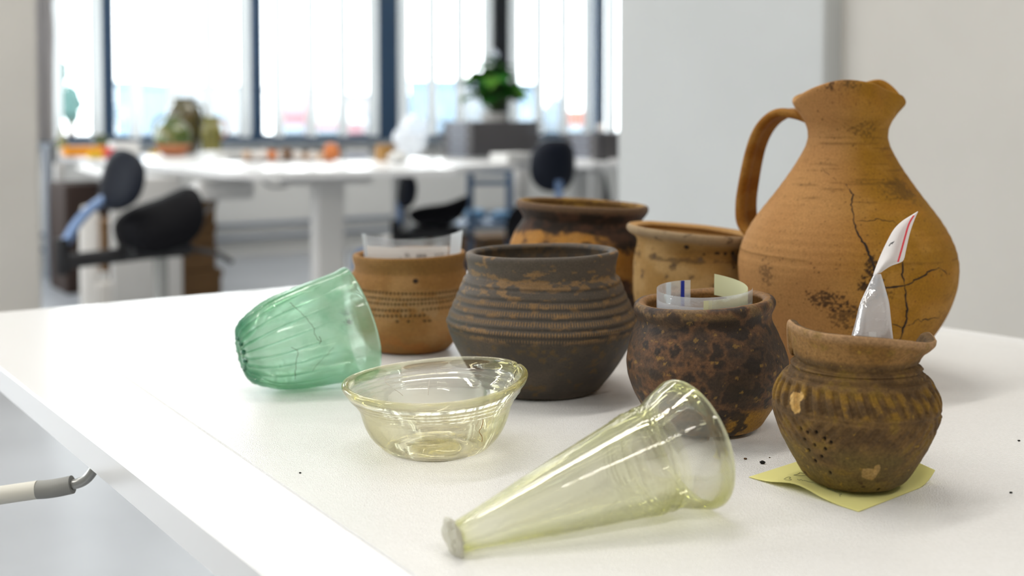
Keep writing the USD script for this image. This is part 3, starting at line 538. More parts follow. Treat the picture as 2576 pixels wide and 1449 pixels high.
# --- small brown pot on the yellow note
NOTE_H = 0.0016
xc = 2160; d = axis_depth(xc, 1242, 78)
q, il = pot_profile(xc, d, [(177, 822), (182, 826), (182, 834), (174, 848), (163, 868), (156, 888), (153, 902), (158, 912), (163, 918), (162, 924), (172, 934), (178, 940), (190, 956), (203, 982), (207, 1000), (206, 1030), (200, 1054), (186, 1090), (168, 1126), (148, 1160), (126, 1192), (102, 1217), (86, 1229)], 0.0050, 84, 0.0006, 0.0006, zbase=FZ + NOTE_H)
V, Fc, th = lathe(q, 680); nr = pnormal(q); S = q[:, 1][:, None]; TH = np.broadcast_to(th, V.shape[:2]); outm = (np.arange(len(q)) < il)[:, None]; zz = lambda y: W(xc, y, d)[2] - FZ - NOTE_H
disp = 0.0009 * (fbm(V * 70, 4, 17) - .5) + 0.0005 * (fbm(V * 260, 3, 18) - .5)
for y0, w_ in ((906, .0010), (921, .0009), (933, .0009)): disp -= 0.0017 * outm * np.exp(-((S - zz(y0) - .0006 * np.sin(TH * 2.3 + y0)) / w_) ** 2) * (0.5 + fbm(np.stack([np.cos(TH) * 3, np.sin(TH) * 3, np.full_like(TH, y0 * .1)], -1), 2, 3))
flut = sm(.35, .8, .5 + .5 * np.cos(TH * 34 + S * 240 + 1.5 * fbm(np.stack([np.cos(TH) * 2, np.sin(TH) * 2, TH * 0], -1), 2, 4))) * sm(zz(1012), zz(1000), S) * sm(zz(942), zz(955), S); disp -= 0.0019 * flut * outm
disp -= 0.0009 * outm * np.exp(-((S - zz(1016) + .0012 * np.sin(TH + 1.9)) / .0009) ** 2)
scr = sm(.3, .8, .5 + .5 * np.cos(TH * 40 + S * 700 * np.sign(np.cos(TH * 2)))) * sm(zz(1120), zz(1030), S) * sm(zz(1020), zz(1030), S); disp -= 0.0009 * scr * outm
holes = np.zeros_like(TH)
for px, py in ((1989, 1035), (2002, 1040), (2018, 1036), (2036, 1048), (2051, 1054), (1999, 1061), (2019, 1069), (2041, 1074), (2010, 1088), (2036, 1097), (2026, 1114), (2176, 1208), (2200, 1209), (2186, 1180), (2060, 1140)):
    rr = 2.0; 
    cs = np.clip((px - xc) / F * d / np.interp(zz(py), q[:il, 1], q[:il, 0]), -.99, .99); a_ = 2 * PI - math.acos(cs); rz = zz(py) - 0.0035
    holes = np.maximum(holes, np.exp(-((((TH - a_) * np.interp(rz, q[:il, 1], q[:il, 0])) / .00095) ** 2 + ((S - rz) / .0011) ** 2) ** 2))
disp -= 0.0016 * holes * outm
V = V + np.stack([nr[:, :1] * np.cos(TH) * disp, nr[:, :1] * np.sin(TH) * disp, nr[:, 1:] * disp], -1)
h_ = sm(zz(900), zz(835), S)
V[..., 2] += h_ * (-0.0036 * np.cos(TH) - 0.0215 * sm(0.05, 0.55, np.sin(TH)) + 0.0012 * np.sin(3 * TH)); V[..., 0] += .0026 * h_
V[..., 0] += np.where(np.cos(TH) > .3, .0010 * (fbm(V * 160, 2, 3) - .5), 0)
n1 = fbm(V * 40, 4, 71); n2 = fbm(V * 130, 5, 72); n3 = fbm(V * 320, 3, 73)
col = mixc((0.080, 0.050, 0.026), (0.135, 0.085, 0.042), sm(.36, .62, n2)); col = mixc(col, (0.125, 0.095, 0.042), outm * .7 * sm(zz(1060), zz(1120), S) * sm(.3, .6, n1))
col = mixc(col, mixc((0.24, 0.145, 0.072), (0.17, 0.098, 0.042), sm(.4, .6, n1)), outm * sm(zz(896), zz(878), S)); col = mixc(col, (0.33, 0.22, 0.14), outm * sm(zz(850), zz(828), S) * .8)
col = mixc(col, (0.17, 0.115, 0.04), outm * sm(.58, .70, n2) * .5); col = mixc(col, (0.22, 0.13, 0.035), outm * (1 - flut) * sm(zz(1012), zz(1000), S) * sm(zz(942), zz(955), S) * .5 * sm(.42, .6, n2))
col = mixc(col, (0.30, 0.20, 0.07), outm * sm(.73, .80, n3) * .6); col = mixc(col, (0.012, 0.009, 0.006), outm * sm(.2, .6, holes)); col = mixc(col, (0.035, 0.018, 0.010), outm * sm(zz(1205), zz(1228), S) * sm(.35, .5, n2) * .8)
col = mixc(col, (0.04, 0.022, 0.012), outm * .8 * sm(.62, .68, fbm(V * 150 + 7, 4, 75)) * sm(zz(1150), zz(1180), S))
# worn pale patch on the left shoulder and a smaller one low on the front
for px, py, wx, wz in ((1984, 985, .0042, .0062), (1990, 965, .0052, .003), (2150, 1135, .0045, .004), (2165, 1120, .002, .004)):
    r_ = np.interp(zz(py), q[:il, 1], q[:il, 0]); a_ = 2 * PI - math.acos(np.clip((px - xc) / F * d / r_, -.99, .99)); rz = zz(py) - .0025
    g_ = np.exp(-((((TH - a_) * r_) / wx) ** 2 + ((S - rz) / wz) ** 2)); col = mixc(col, mixc((0.42, 0.27, 0.12), (0.5, 0.36, 0.2), n3), outm * sm(.36, .44, g_ + .9 * (n2 - .5) + .3 * (n3 - .5)) * (1 if py < 1000 else .5))
ph = np.array([(xc - 1288) / F * d, d, FZ + NOTE_H])
t = thing('fluted_pot', 'small brown clay pot with broken rim and fluted shoulder, standing on the yellow note', 'pot', ph)
obj('body', (V.reshape(-1, 3), Fc), M['clay_brown'], t, smooth=True, paint=sat(col, 1.3).reshape(-1, 3)); DH, XH = d, xc

# --- the jug
xc = 2132; d = axis_depth(xc, 965, 104)
jp = [(132, 248), (137, 252), (138, 259), (131, 270), (118, 288), (106, 306), (99, 324), (97, 342), (101, 362), (113, 388), (130, 418), (150, 448), (180, 490), (206, 524), (229, 556), (250, 594), (263, 630), (268, 664), (266, 700), (255, 746), (235, 793), (212, 831), (186, 866), (156, 902), (126, 936), (110, 953)]
q, il = pot_profile(xc, d, jp, 0.0060, 108, 0.0011, 0.0014)
V, Fc, th = lathe(q, 720); S = q[:, 1][:, None]; TH = np.broadcast_to(th, V.shape[:2]); outm = (np.arange(len(q)) < il)[:, None]; zz = lambda y: W(xc, y, d)[2] - FZ
V = V * (1 + 0.005 * (fbm(V * 22, 3, 19)[..., None] - .5)); V[..., :2] *= 1 + (0.0016 * np.sin(S * 900 + 2 * fbm(V * 10, 2, 5)) * sm(zz(700), zz(640), S) * outm)[..., None]
hl = sm(zz(305), zz(252), S)
sn, cn = np.sin(TH), np.cos(TH)
V[..., 2] += hl * (0.0125 * np.abs(sn) ** 1.2 + 0.004 * np.exp(-((TH - .75) / .3) ** 2) - 0.002 * np.exp(-((np.cos(TH) - 1) / .06) ** 2) + sm(.2, .8, cn) * (.0050 * sn + .001) - .0040 * sn * sm(.3, -.5, cn))
V[..., 1] *= 1 - hl * (0.12 + 0.42 * sm(0.1, .75, cn)); V[..., 0] *= 1 + hl * 0.05 * sm(.4, 1, cn)
n1 = fbm(V * 24, 4, 81); n2 = fbm(V * 75, 5, 82); n3 = fbm(V * np.array([40, 40, 420]), 4, 83); n4 = fbm(V * 520, 4, 86)
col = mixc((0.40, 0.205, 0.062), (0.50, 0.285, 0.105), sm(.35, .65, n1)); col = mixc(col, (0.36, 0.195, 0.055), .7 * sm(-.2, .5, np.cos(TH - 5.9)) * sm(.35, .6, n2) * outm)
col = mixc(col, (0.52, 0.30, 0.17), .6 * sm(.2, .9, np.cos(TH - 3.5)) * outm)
def spot(px, py, wx, wz, k=1.0, c0=(0.035, 0.018, 0.010), lo=.58, hi=.66):
    global col
    r_ = np.interp(zz(py), q[:il, 1], q[:il, 0]); a_ = 2 * PI - math.acos(np.clip((px - xc) / F * d / r_, -.995, .995))
    g_ = np.exp(-((((TH - a_) * r_) / wx) ** 2 + ((S - zz(py)) / wz) ** 2)); col = mixc(col, c0, outm * k * sm(lo, hi, g_ * .30 + .28 * n2 + .48 * n4 - .02))
spot(2030, 715, .026, .014, .85); spot(2115, 640, .008, .022, .9); spot(2120, 690, .018, .015, .9); spot(2060, 755, .02, .018, .6); spot(1900, 680, .012, .02, .5); spot(2230, 470, .02, .012, .5, lo=.46)
spot(2095, 246, .014, .008, .6, (0.07, 0.04, 0.02), .54, .66); spot(2060, 256, .006, .005, .8); spot(2140, 320, .018, .010, .5, (0.06, .035, .015)); spot(2330, 760, .03, .03, .25)
col = mixc(col, (0.10, 0.05, 0.015), outm * .40 * sm(.58, .70, n3) * sm(zz(540), zz(490), S) * sm(zz(300), zz(330), S) * sm(0.1, .7, -np.sin(TH)))
col = mixc(col, (0.05, 0.028, 0.012), outm * .75 * sm(.72, .80, fbm(V * 600, 3, 84)))
line = np.exp(-((S - zz(632) + .001 * np.cos(TH)) / .0006) ** 2) * outm * sm(.42, .55, n1) ; col = mixc(col, (0.14, 0.07, 0.02), .7 * line)
pg = np.array([(xc - 1288) / F * d, d, FZ])
t = thing('clay_jug', 'tall ochre clay jug with strap handle, pinched mouth and dark cracks', 'jug', pg)
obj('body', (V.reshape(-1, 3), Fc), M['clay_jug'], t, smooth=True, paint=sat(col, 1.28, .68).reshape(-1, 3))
# strap handle on the far left side
hp = [(50, 312), (100, 287), (132, 282), (160, 300), (182, 334), (196, 378), (205, 426), (212, 476), (217, 524), (216, 566), (192, 604)]
ha = math.radians(140); hd, ht = np.array([math.cos(ha), math.sin(ha)]), np.array([-math.sin(ha), math.cos(ha)])
rz = resample([(r / F * d / 0.766, zz(y)) for r, y in hp], 0.002, 0.004)
tg = np.gradient(rz, axis=0); tg /= np.linalg.norm(tg, axis=1, keepdims=True); hn = np.stack([-tg[:, 1], tg[:, 0]], 1)
m_ = 28; an = np.arange(m_) * 2 * PI / m_; ring = []
for i in range(len(rz)):
    wdt = 0.0140 + 0.003 * abs(i / len(rz) - .5) * 2; sx = np.sign(np.cos(an)) * np.abs(np.cos(an)) ** .6 * wdt; sy = np.sign(np.sin(an)) * np.abs(np.sin(an)) ** .8 * 0.0048
    sy = sy * (1 - 0.62 * np.exp(-(sx / (wdt * .42)) ** 2) * (1 if True else 0))
    rr = rz[i, 0] + hn[i, 0] * sy; zz_ = rz[i, 1] + hn[i, 1] * sy
    ring.append(np.stack([hd[0] * rr + ht[0] * sx, hd[1] * rr + ht[1] * sx, zz_], 1))
Pn = np.array(ring); Pn = np.concatenate([Pn, Pn[:, :1]], 1); v, f = grid_mesh(Pn); hm = trimesh.Trimesh(v, f, process=False); hm.merge_vertices()
if hm.volume < 0: hm.invert()
hv = np.array(hm.vertices); nh = fbm(hv * 70, 4, 85); obj('handle', hm, M['clay_jug'], t, smooth=True, paint=sat(mixc((0.34, 0.15, 0.040), (0.42, 0.215, 0.07), sm(.4, .6, nh)), 1.2, .68))
# cracks: dark open seams that lie in the surface
def on_jug(px, py, lift=0.0):
    """point of the jug's front surface seen at the pixel (jug-local)"""
    o = np.array([0, 0, CZ]) - pg; dr_ = ray(px, py); best = None
    ts = np.linspace(d - .12, d, 600) / dr_[1]; pts = o + ts[:, None] * dr_
    rad = np.hypot(pts[:, 0], pts[:, 1]); surf = np.interp(pts[:, 2], q[:il, 1], q[:il, 0]); k = int(np.argmax(rad < surf))
    p = pts[k]; nn = np.array([p[0], p[1], 0]); nn /= np.linalg.norm(nn); return p + nn * lift
def crack(pts, w, name='crack'):
    r_ = np.random.default_rng(len(pts) * 7 + int(pts[0][0])); P = resample(np.array(pts, float), 6.0); P[1:-1] += r_.normal(0, 2.0, P[1:-1].shape)
    n = len(P); ww = w * (0.35 + .65 * np.sin(np.linspace(.15, PI - .15, n))) * (0.7 + .6 * r_.random(n))
    obj(name, tube([on_jug(x, y, -0.0001) for x, y in P], ww, 6), M['crack_dark'], t, smooth=True)
crack([(2052, 416), (2080, 435), (2100, 452), (2128, 463)], 0.00025); crack([(2128, 463), (2138, 478), (2145, 493), (2144, 520), (2148, 548)], .0006); crack([(2148, 548), (2154, 570), (2160, 595), (2180, 622), (2192, 650), (2199, 685), (2204, 720)], .0009)
crack([(2155, 556), (2175, 556), (2210, 553), (2238, 557), (2262, 565)], .00035); crack([(2270, 655), (2271, 690), (2276, 718)], .0007); crack([(2225, 720), (2250, 722), (2276, 718)], .0008); crack([(2276, 718), (2300, 708), (2325, 693), (2345, 680), (2362, 673)], .0007); crack([(2362, 673), (2376, 682), (2382, 695)], .0004)
crack([(2276, 718), (2279, 745), (2280, 775), (2279, 800), (2276, 822), (2262, 858)], .0010); crack([(2279, 820), (2300, 812), (2325, 805), (2352, 800), (2366, 795)], .0005); crack([(2274, 824), (2258, 818), (2244, 815)], .0006)

# ------------------------------------------------------------------ glass
def closed_profile(outer, t, step, smooth=0.0, tip=None):
    """outer (s, r) from base to lip; a shell of thickness t (scalar or per point) with a round lip."""
    o = np.array(outer, float); tt = np.broadcast_to(t, (len(o),))
    inn = [(max(r - k * (1.0 if i > 1 else .6), 1e-5), s + (k if i < 2 else 0)) for i, ((s, r), k) in enumerate(zip(o, tt))][::-1]
    L = o[-1]; k = tt[-1]
    pts = [(1e-5, o[0][0])] + [(r, s) for s, r in o] + [(L[1] - k * .15, L[0] + k * .38), (L[1] - k * .5, L[0] + k * .5), (L[1] - k * .85, L[0] + k * .38)] + inn + [(1e-5, inn[-1][1])]
    return resample(pts, step, smooth)
def lay(V, axis_plan_deg, tilt):
    """lathe axis z -> lying: turned to point along the plan angle, raised by tilt."""
    a = math.radians(axis_plan_deg); ax = np.array([math.cos(a) * math.cos(tilt), math.sin(a) * math.cos(tilt), math.sin(tilt)])
    side = np.array([-math.sin(a), math.cos(a), 0]); up_ = np.cross(ax, side)
    return V @ np.stack([side, up_, ax], 0)
# --- green ribbed beaker lying at the left
k = 0.93 / F; st = 1.06
outer = [(0.0, .010), (.0006, .012), (4 * k, 34 * k), (12 * k, 54 * k), (24 * k, 66 * k), (45 * k, 89 * k), (75 * k, 106 * k), (120 * k, 118 * k), (200 * k, 132 * k), (260 * k, 141 * k), (288 * k, 147 * k)]
outer = [(s * st, r) for s, r in outer]
q = closed_profile(outer, 0.0021, 0.0010, 0.0006); il = int(np.argmax(q[:, 1])); V, Fc, th = lathe(q, 480); nr = pnormal(q); S = q[:, 1][:, None]; TH = np.broadcast_to(th, V.shape[:2]); outm = (np.arange(len(q)) < il)[:, None]
NR = 22; tw = TH + 4.0 * (S - .03) * .6
ridge = np.exp(-((np.angle(np.exp(1j * NR * tw)) / .42) ** 2)); fade = sm(.078, .030, S); basek = np.exp(-((S - .008) / .006) ** 2)
disp = outm * (0.0016 * ridge * fade * sm(.0, .006, S) + .0034 * ridge * basek) + 0.0005 * (fbm(V * 60, 3, 91) - .5)
V = V + np.stack([nr[:, :1] * np.cos(TH) * disp, nr[:, :1] * np.sin(TH) * disp, nr[:, 1:] * disp], -1)
V[..., 2] += sm(.06, .1, S) * 0.0022 * np.sin(2 * TH + .8)
mouth = sm(.048, .072, S) * sm(.104, .090, S)
milk = np.where(outm, np.clip(.34 + .26 * (fbm(V * 30, 4, 92) - .5) * 2 + .42 * mouth * sm(.30, .6, fbm(V * 22, 4, 93)), .05, .88), 0.0) * sm(.1015, .098, S)
ribc = np.clip(ridge * fade * .85 + .5 * basek, 0, 1) + .7 * sm(.095, .1005, S); milk = np.stack([milk, np.clip(ribc, 0, 1), 0 * milk], -1)
tilt = math.atan2((147 - 106) * k, (288 - 75) * k * st)
v = lay(V.reshape(-1, 3), 24, tilt); SHIFT = np.array([0, 0, -v[:, 2].min()]); v[:, 2] -= v[:, 2].min(); low = v[v[:, 2] < .0015]; low = low[np.argsort(low[:, 0])][:max(1, len(low) // 3)].mean(0)
tgt = T(716, 978); v = v - np.array([low[0], low[1], 0]); SHIFT = SHIFT - np.array([low[0], low[1], 0])
def proj(w): w_ = w - np.array([0, 0, CZ]); fy = w_[:, 1] * math.cos(PITCH) - w_[:, 2] * math.sin(PITCH); return PW / 2 + F * w_[:, 0] / fy, PPY - F * (w_[:, 1] * math.sin(PITCH) + w_[:, 2] * math.cos(PITCH)) / fy
for _ in range(4):
    x_, y_ = proj(v + np.array([tgt[0], tgt[1], FZ])); Yd = tgt[1] + .02
    tgt = tgt + np.array([((606 + 944) / 2 - (x_.min() + x_.max()) / 2) / F * Yd, (y_.max() - 981) * Yd / 690 * 1.0, 0])
t = thing('ribbed_beaker', 'green ribbed glass beaker lying on its side at the left', 'glass beaker', (tgt[0], tgt[1], FZ))
x_, y_ = proj(v + np.array([tgt[0], tgt[1], FZ])); smear = np.exp(-(((x_ - 876 - .2 * (y_ - 805)) / 14) ** 2 + ((y_ - 808) / 24) ** 2)) * sm(.45, .62, fbm(v * 260, 4, 94)) * outm.repeat(V.shape[1], 1).reshape(-1)
milk = milk.reshape(-1, 3); milk[:, 2] = smear; milk[:, 0] = np.maximum(milk[:, 0], .7 * smear)
obj('body', (v, Fc), M['glass_green'], t, smooth=True, paint=milk.reshape(-1, 3))
vw = v + np.array([tgt[0], tgt[1], FZ])
for pts, w_ in (([(728, 758), (745, 772), (772, 800), (790, 822), (800, 852), (812, 858)], .00022), ([(735, 876), (752, 879), (752, 890), (746, 915), (744, 945), (742, 958)], .00024), ([(842, 876), (820, 898), (800, 920), (788, 932)], .00015), ([(710, 876), (718, 876)], .0003), ([(806, 845), (810, 858), (806, 868)], .0003)):
    obj('crack', tube(seen_line(vw, pts) - np.array([tgt[0], tgt[1], FZ - .0001]), w_ * .7, 5), M['crumb_brown'], t, smooth=True)
mat('green_knob', (0.03, 0.16, 0.09), 0.12)
for kk in range(11):
    a_ = 2 * PI * kk / 11; P_ = np.array([[.0125 * math.cos(a_), .0125 * math.sin(a_), .0016]]); p = lay(P_, 24, tilt)[0]; ms = trimesh.creation.icosphere(2, 1.0); ms.apply_scale((.0020, .0022, .0020)); ms.apply_translation(p + SHIFT); obj('rib_end', ms, M['green_knob'], t, smooth=True)
# --- pale glass bowl
xc = 1093; d = axis_depth(xc, 1154, 92)
bp = [(236, 957), (233, 966), (226, 975), (214, 990), (203, 1003), (195, 1016), (190, 1030), (184, 1050), (176, 1070), (164, 1090), (148, 1108), (126, 1124), (104, 1136)]
zz = lambda y: W(xc, y, d)[2] - FZ
o = [(zz(y), r / F * d) for r, y in bp][::-1]; o = [(0.0003, .0005), (.0002, 60 / F * d), (0.0, 90 / F * d)] + [(max(s, .0008), r) for s, r in o]
tk = np.r_[0.0046, .0046, .0042, np.linspace(.0030, .0015, len(o) - 5), .0034, .0044]
q = closed_profile(o, tk, 0.0007, 0.0005); il = int(np.argmax(q[:, 1])); V, Fc, th = lathe(q, 420); S = q[:, 1][:, None]; TH = np.broadcast_to(th, V.shape[:2]); nr = pnormal(q); outm = (np.arange(len(q)) < il)[:, None]
disp = 0.0007 * (fbm(V * 40, 3, 95) - .5)
for zq, am in ((zz(985), .0005), (zz(996), .0004), (zz(1010), .0004)): disp += am * np.exp(-((S - zq) / .0006) ** 2) * outm
V = V + np.stack([nr[:, :1] * np.cos(TH) * disp, nr[:, :1] * np.sin(TH) * disp, nr[:, 1:] * disp], -1)
hh = sm(zz(1040), zz(965), S); V[..., 2] += hh * (0.0030 * np.cos(TH) + .0012 * np.sin(2 * TH + .9) + .0012 * np.sin(TH)); V[..., 1] *= 1 + .04 * hh
notch = np.exp(-((np.angle(np.exp(1j * (TH - .42))) / .035) ** 2)); V[..., 2] -= hh * .0028 * notch
pi_ = np.array([(xc - 1288) / F * d, d, FZ])
t = thing('glass_bowl', 'shallow pale yellow glass bowl with folded rim, standing in front', 'glass bowl', pi_)
obj('body', (V.reshape(-1, 3), Fc), M['glass_straw'], t, smooth=True)
qb, ilb, db = q, il, d
def on_bowl(px, py, back=False):
    o_ = np.array([0, 0, CZ]) - pi_; dr_ = ray(px, py); ts = np.linspace(d - .08, d + .08, 900) / dr_[1]; pts = o_ + ts[:, None] * dr_
    rad = np.hypot(pts[:, 0], pts[:, 1]); surf = np.interp(pts[:, 2], qb[:ilb, 1], qb[:ilb, 0]); ins = np.nonzero(rad < surf)[0]
    p = pts[ins[-1] if back else ins[0]]; n_ = np.array([p[0], p[1], 0]); n_ /= np.linalg.norm(n_); return p - n_ * (.0022 if back else 0)
for pts, bk in (([(1215, 1055), (1211, 1075), (1205, 1085), (1213, 1100), (1212, 1112)], False), ([(966, 945), (962, 955), (970, 965), (978, 970)], True), ([(1080, 955), (1078, 970), (1076, 992)], True), ([(988, 978), (1002, 987), (1010, 994)], True), ([(1092, 930), (1100, 938), (1112, 940), (1125, 936)], True)):
    obj('crack', tube([on_bowl(x, y, bk) for x, y in resample(np.array(pts, float), 5)], .00022, 5), M['sherd_white'] if bk else M['wood_ochre'], t, smooth=True)

# --- cone beaker lying in front
Lc = .1455
o = [(0.0, .0005), (.0002, .0050), (.0012, .0070), (.004, .0082), (.010, .0092), (.030, .0130), (.060, .0188), (.085, .0233), (.105, .0268), (.1155, .0285), (.118, .0283), (.120, .0287), (.1225, .0285), (.127, .0298), (.134, .0328), (.140, .0350), (Lc, .0366)]
tk = np.r_[.004, .004, .0036, .0030, np.full(5, .0017), .0026, .0034, .0026, .0020, .0016, .0018, .0026, .0046]
q = closed_profile(o, tk, 0.0008, 0.0004); il = int(np.argmax(q[:, 1])); V, Fc, th = lathe(q, 360); S = q[:, 1][:, None]; TH = np.broadcast_to(th, V.shape[:2]); nr = pnormal(q)
disp = 0.0005 * (fbm(V * 45, 3, 97) - .5)
for sq, am in ((.1055, .0004), (.1085, .0004), (.1115, .0004), (.1165, -.0006), (.1195, .0005), (.1228, .0005)): disp += am * np.exp(-((S - sq) / .0007) ** 2) * (np.arange(len(q)) < il)[:, None]
V = V + np.stack([nr[:, :1] * np.cos(TH) * disp, nr[:, :1] * np.sin(TH) * disp, nr[:, 1:] * disp], -1)
tilt = math.atan2(.0366 - .0088, Lc - .006); v = lay(V.reshape(-1, 3), 27.5, tilt); zmin = v[:, 2].min(); v[:, 2] -= zmin
R_ = v[v[:, 2] < .004]; tip_low = R_[R_[:, 0] < .03].mean(0); tgt = T(1222, 1376)
off = np.array([tip_low[0], tip_low[1], 0])
t = thing('cone_beaker', 'pale green conical glass beaker lying on its side in front', 'glass beaker', (tgt[0], tgt[1], FZ))
obj('body', (v - off, Fc), M['glass_lime'], t, smooth=True)
# broken knob at the tip
ms = trimesh.creation.icosphere(4, 1.0); kv = np.array(ms.vertices); kv = kv * (0.6 + .8 * fbm(kv * 1.7 + 3, 3, 99)[:, None]) * np.array([.0095, .0095, .0036]) + np.array([-.0022, .0025, -.0022])
kv = lay(kv, 27.5, tilt); kv[:, 2] -= zmin; kv = kv - off; kv[:, 2] = np.maximum(kv[:, 2], .0002); mat('glass_chip', (0.72, 0.70, 0.58), 0.35, bump=.4, bscale=400, transmission_weight=0.35)
obj('broken_tip', (kv, ms.faces), M['glass_chip'], t, smooth=True, label='broken pale glass knob')
# trailed spirals on the wall
def cone_pt(s, a): r = np.interp(s, [x[0] for x in o], [x[1] for x in o]) + .0001; return np.array([r * math.cos(a), r * math.sin(a), s])
def trail(f, n, rad):
    P = np.array([cone_pt(*f(u)) for u in np.linspace(0, 1, n)]); P = lay(P, 27.5, tilt); P[:, 2] -= zmin; obj('trail', tube(P - off, rad, 6), M['glass_lime'], t, smooth=True)
view = np.array([0, -1, .9]); 
a0 = -2.35
trail(lambda u: (.058 + .011 * u ** .7 * math.cos(9 * u), a0 + .55 * u ** .7 * math.sin(9 * u)), 60, .0005)
trail(lambda u: (.082 + .012 * u ** .7 * math.cos(9 * u + 2), a0 - .15 + .5 * u ** .7 * math.sin(9 * u + 2)), 60, .0004)
trail(lambda u: (.066 + .012 * u + .003 * math.sin(8 * u), a0 + .8 - 1.5 * u), 40, .0004)

# ------------------------------------------------------------------ paper, film, note
# yellow note under the small pot
nl, nb_, nr_ = T(1884, 1202), T(2160, 1289), T(2352, 1214); e1, e2 = nl - nb_, nr_ - nb_
G = 24; uu, vv = np.meshgrid(np.linspace(0, 1, G), np.linspace(0, 1, G), indexing='ij')
P = nb_ + uu[..., None] * e1 + vv[..., None] * e2
P[..., 2] = FZ + .0004 + 0.0045 * np.exp(-((uu - .55) / .22) ** 2) * (1 - vv) ** 4 * (1 - vv) + 0.020 * np.clip((vv - .74) / .26, 0, 1) ** 2.4 * (0.35 + .65 * uu) * sm(.0, .6, 1 - .0 * uu) * sm(1.3, .4, np.abs(uu - .35)) + .0030 * np.clip((uu - .8) / .2, 0, 1) ** 2 * (1 - vv) * 0
t = thing('sticky_note', 'yellow sticky note with faint handwriting under the small brown pot', 'note')
obj('paper', sheet(P, .0003), M['note_yellow'], t, smooth=True)
def note_pt(u, v): 
    p = nb_ + u * e1 + v * e2; z = FZ + .0004 + 0.0045 * math.exp(-((u - .55) / .22) ** 2) * (1 - v) ** 5; return np.array([p[0], p[1], z + .0003])
def stroke(pts): return tube([note_pt(*p) for p in resample(np.array(pts, float), .02)], .00009, 5)
# a capital D, a word beginning B, and a trailing scribble (the photograph's pencil lines)
inv = np.linalg.inv(np.stack([e1[:2], e2[:2]], 1))
def uvp(px, py): w_ = inv @ (T(px, py)[:2] - nb_[:2]); return (w_[0], w_[1])
D1 = [uvp(*p) for p in ((1996, 1199), (2008, 1196), (2012, 1192), (2022, 1194), (2027, 1199), (2016, 1201), (1998, 1199))]
B1 = [uvp(*p) for p in ((1972, 1212), (1984, 1204), (1990, 1206), (1984, 1210), (1992, 1214), (1986, 1217), (1974, 1214))]
w1 = [uvp(*p) for p in ((2006, 1212), (2010, 1216), (2016, 1213), (2018, 1217), (2026, 1216), (2030, 1219), (2040, 1222), (2046, 1223))]
w2 = [uvp(*p) for p in ((2080, 1236), (2090, 1238), (2096, 1240), (2108, 1244))]
w3 = [uvp(*p) for p in ((2110, 1246), (2118, 1247), (2112, 1250), (2114, 1254))]
obj('handwriting', cat_([stroke(s) for s in (D1, B1, w1, w2, w3)]), M['ink_black'], t, smooth=True)

# bagged label in the orange bowl
def lab_pt(px, py, bow=0.012): 
    s = (px - 1037) / 122.0; p = W(px, py, DB - .020 + bow * s * s * -1 + .012); return p
Ll = [(912, 586), (913, 610), (916, 640), (919, 668), (925, 720)]; Rr = [(1162, 582), (1160, 605), (1157, 630), (1154, 664), (1148, 720)]
top = lambda s: 600 + 2 - 14 * abs(s) ** 2.2 - 6 * np.clip(s, 0, 1) ** 2 - 2 * (1 - s * s) + 0
def lab_grid(x0, x1, y0f, y1, n=24, m=8, dy=0.0):
    P = np.zeros((m, n, 3))
    for j, x in enumerate(np.linspace(x0, x1, n)):
        s = (x - 1037) / 125.0; ya = y0f(s)
        for i in range(m):
            y = ya + (y1 - ya) * i / (m - 1); xx = 1037 + (x - 1037) * (1 - .10 * (y - 600) / 130); P[i, j] = W(xx, y, DB - .012 + .016 * s * s * -1 + .02 + dy)
    return P
t = thing('label_bag', 'clear plastic bag holding a printed paper label, standing in the dotted bowl', 'bag')
topf = lambda s: 602 - 16 * np.abs(s) ** 3 - 8 * np.clip(s, 0, 1) ** 1.5
obj('film', grid_mesh(lab_grid(912, 1162, topf, 730)), M['film_label'], t, smooth=True)
obj('seam', sheet(lab_grid(1134, 1162, topf, 730, 6, 8, -.0006), .0002), M['film_edge_white'], t, smooth=True, label='white welded seam of the bag'); obj('seam', sheet(lab_grid(912, 921, lambda s: topf(s), 730, 4, 8, -.0006), .0002), M['film_edge_white'], t, smooth=True)
lb = obj('paper_label', grid_mesh(lab_grid(921, 1129, lambda s: 622 - 5 * np.abs(s) ** 3 - 4 * np.clip(s, 0, 1) ** 2, 728, 24, 8, .0010)), M['label_cream'], t, smooth=True)
def on_label(tx, x0, y0, hpx):
    m = meshkit.text_mesh(tx, 1.0, 0.02, bold=True); v = np.array(m.vertices); px, py = x0 + v[:, 0] * hpx, y0 - v[:, 1] * hpx; s = (px - 1037) / 125.0
    return trimesh.Trimesh(np.array([W(a, b, DB - .012 - .016 * c * c + .02 + .0007 - e * .01) for a, b, c, e in zip(1037 + (px - 1037) * (1 - .10 * (py - 600) / 130), py, s, v[:, 2])]), m.faces, process=False)
obj('print', cat_([on_label(a, x, y, h) for a, x, y, h in (('o', 1004, 651, 6), ('OL', 1017, 647, 9), ('MKB', 1047, 648, 9), ('113', 1094, 646, 9))]), M['ink_black'], t, smooth=False, label='black printed find number')
obj('small_print', cat_([on_label(a, x, y, h) for a, x, y, h in (('--------', 1004, 633, 3.2), ('-----------', 1050, 632, 3.2))]), M['ink_grey'], t, smooth=False)

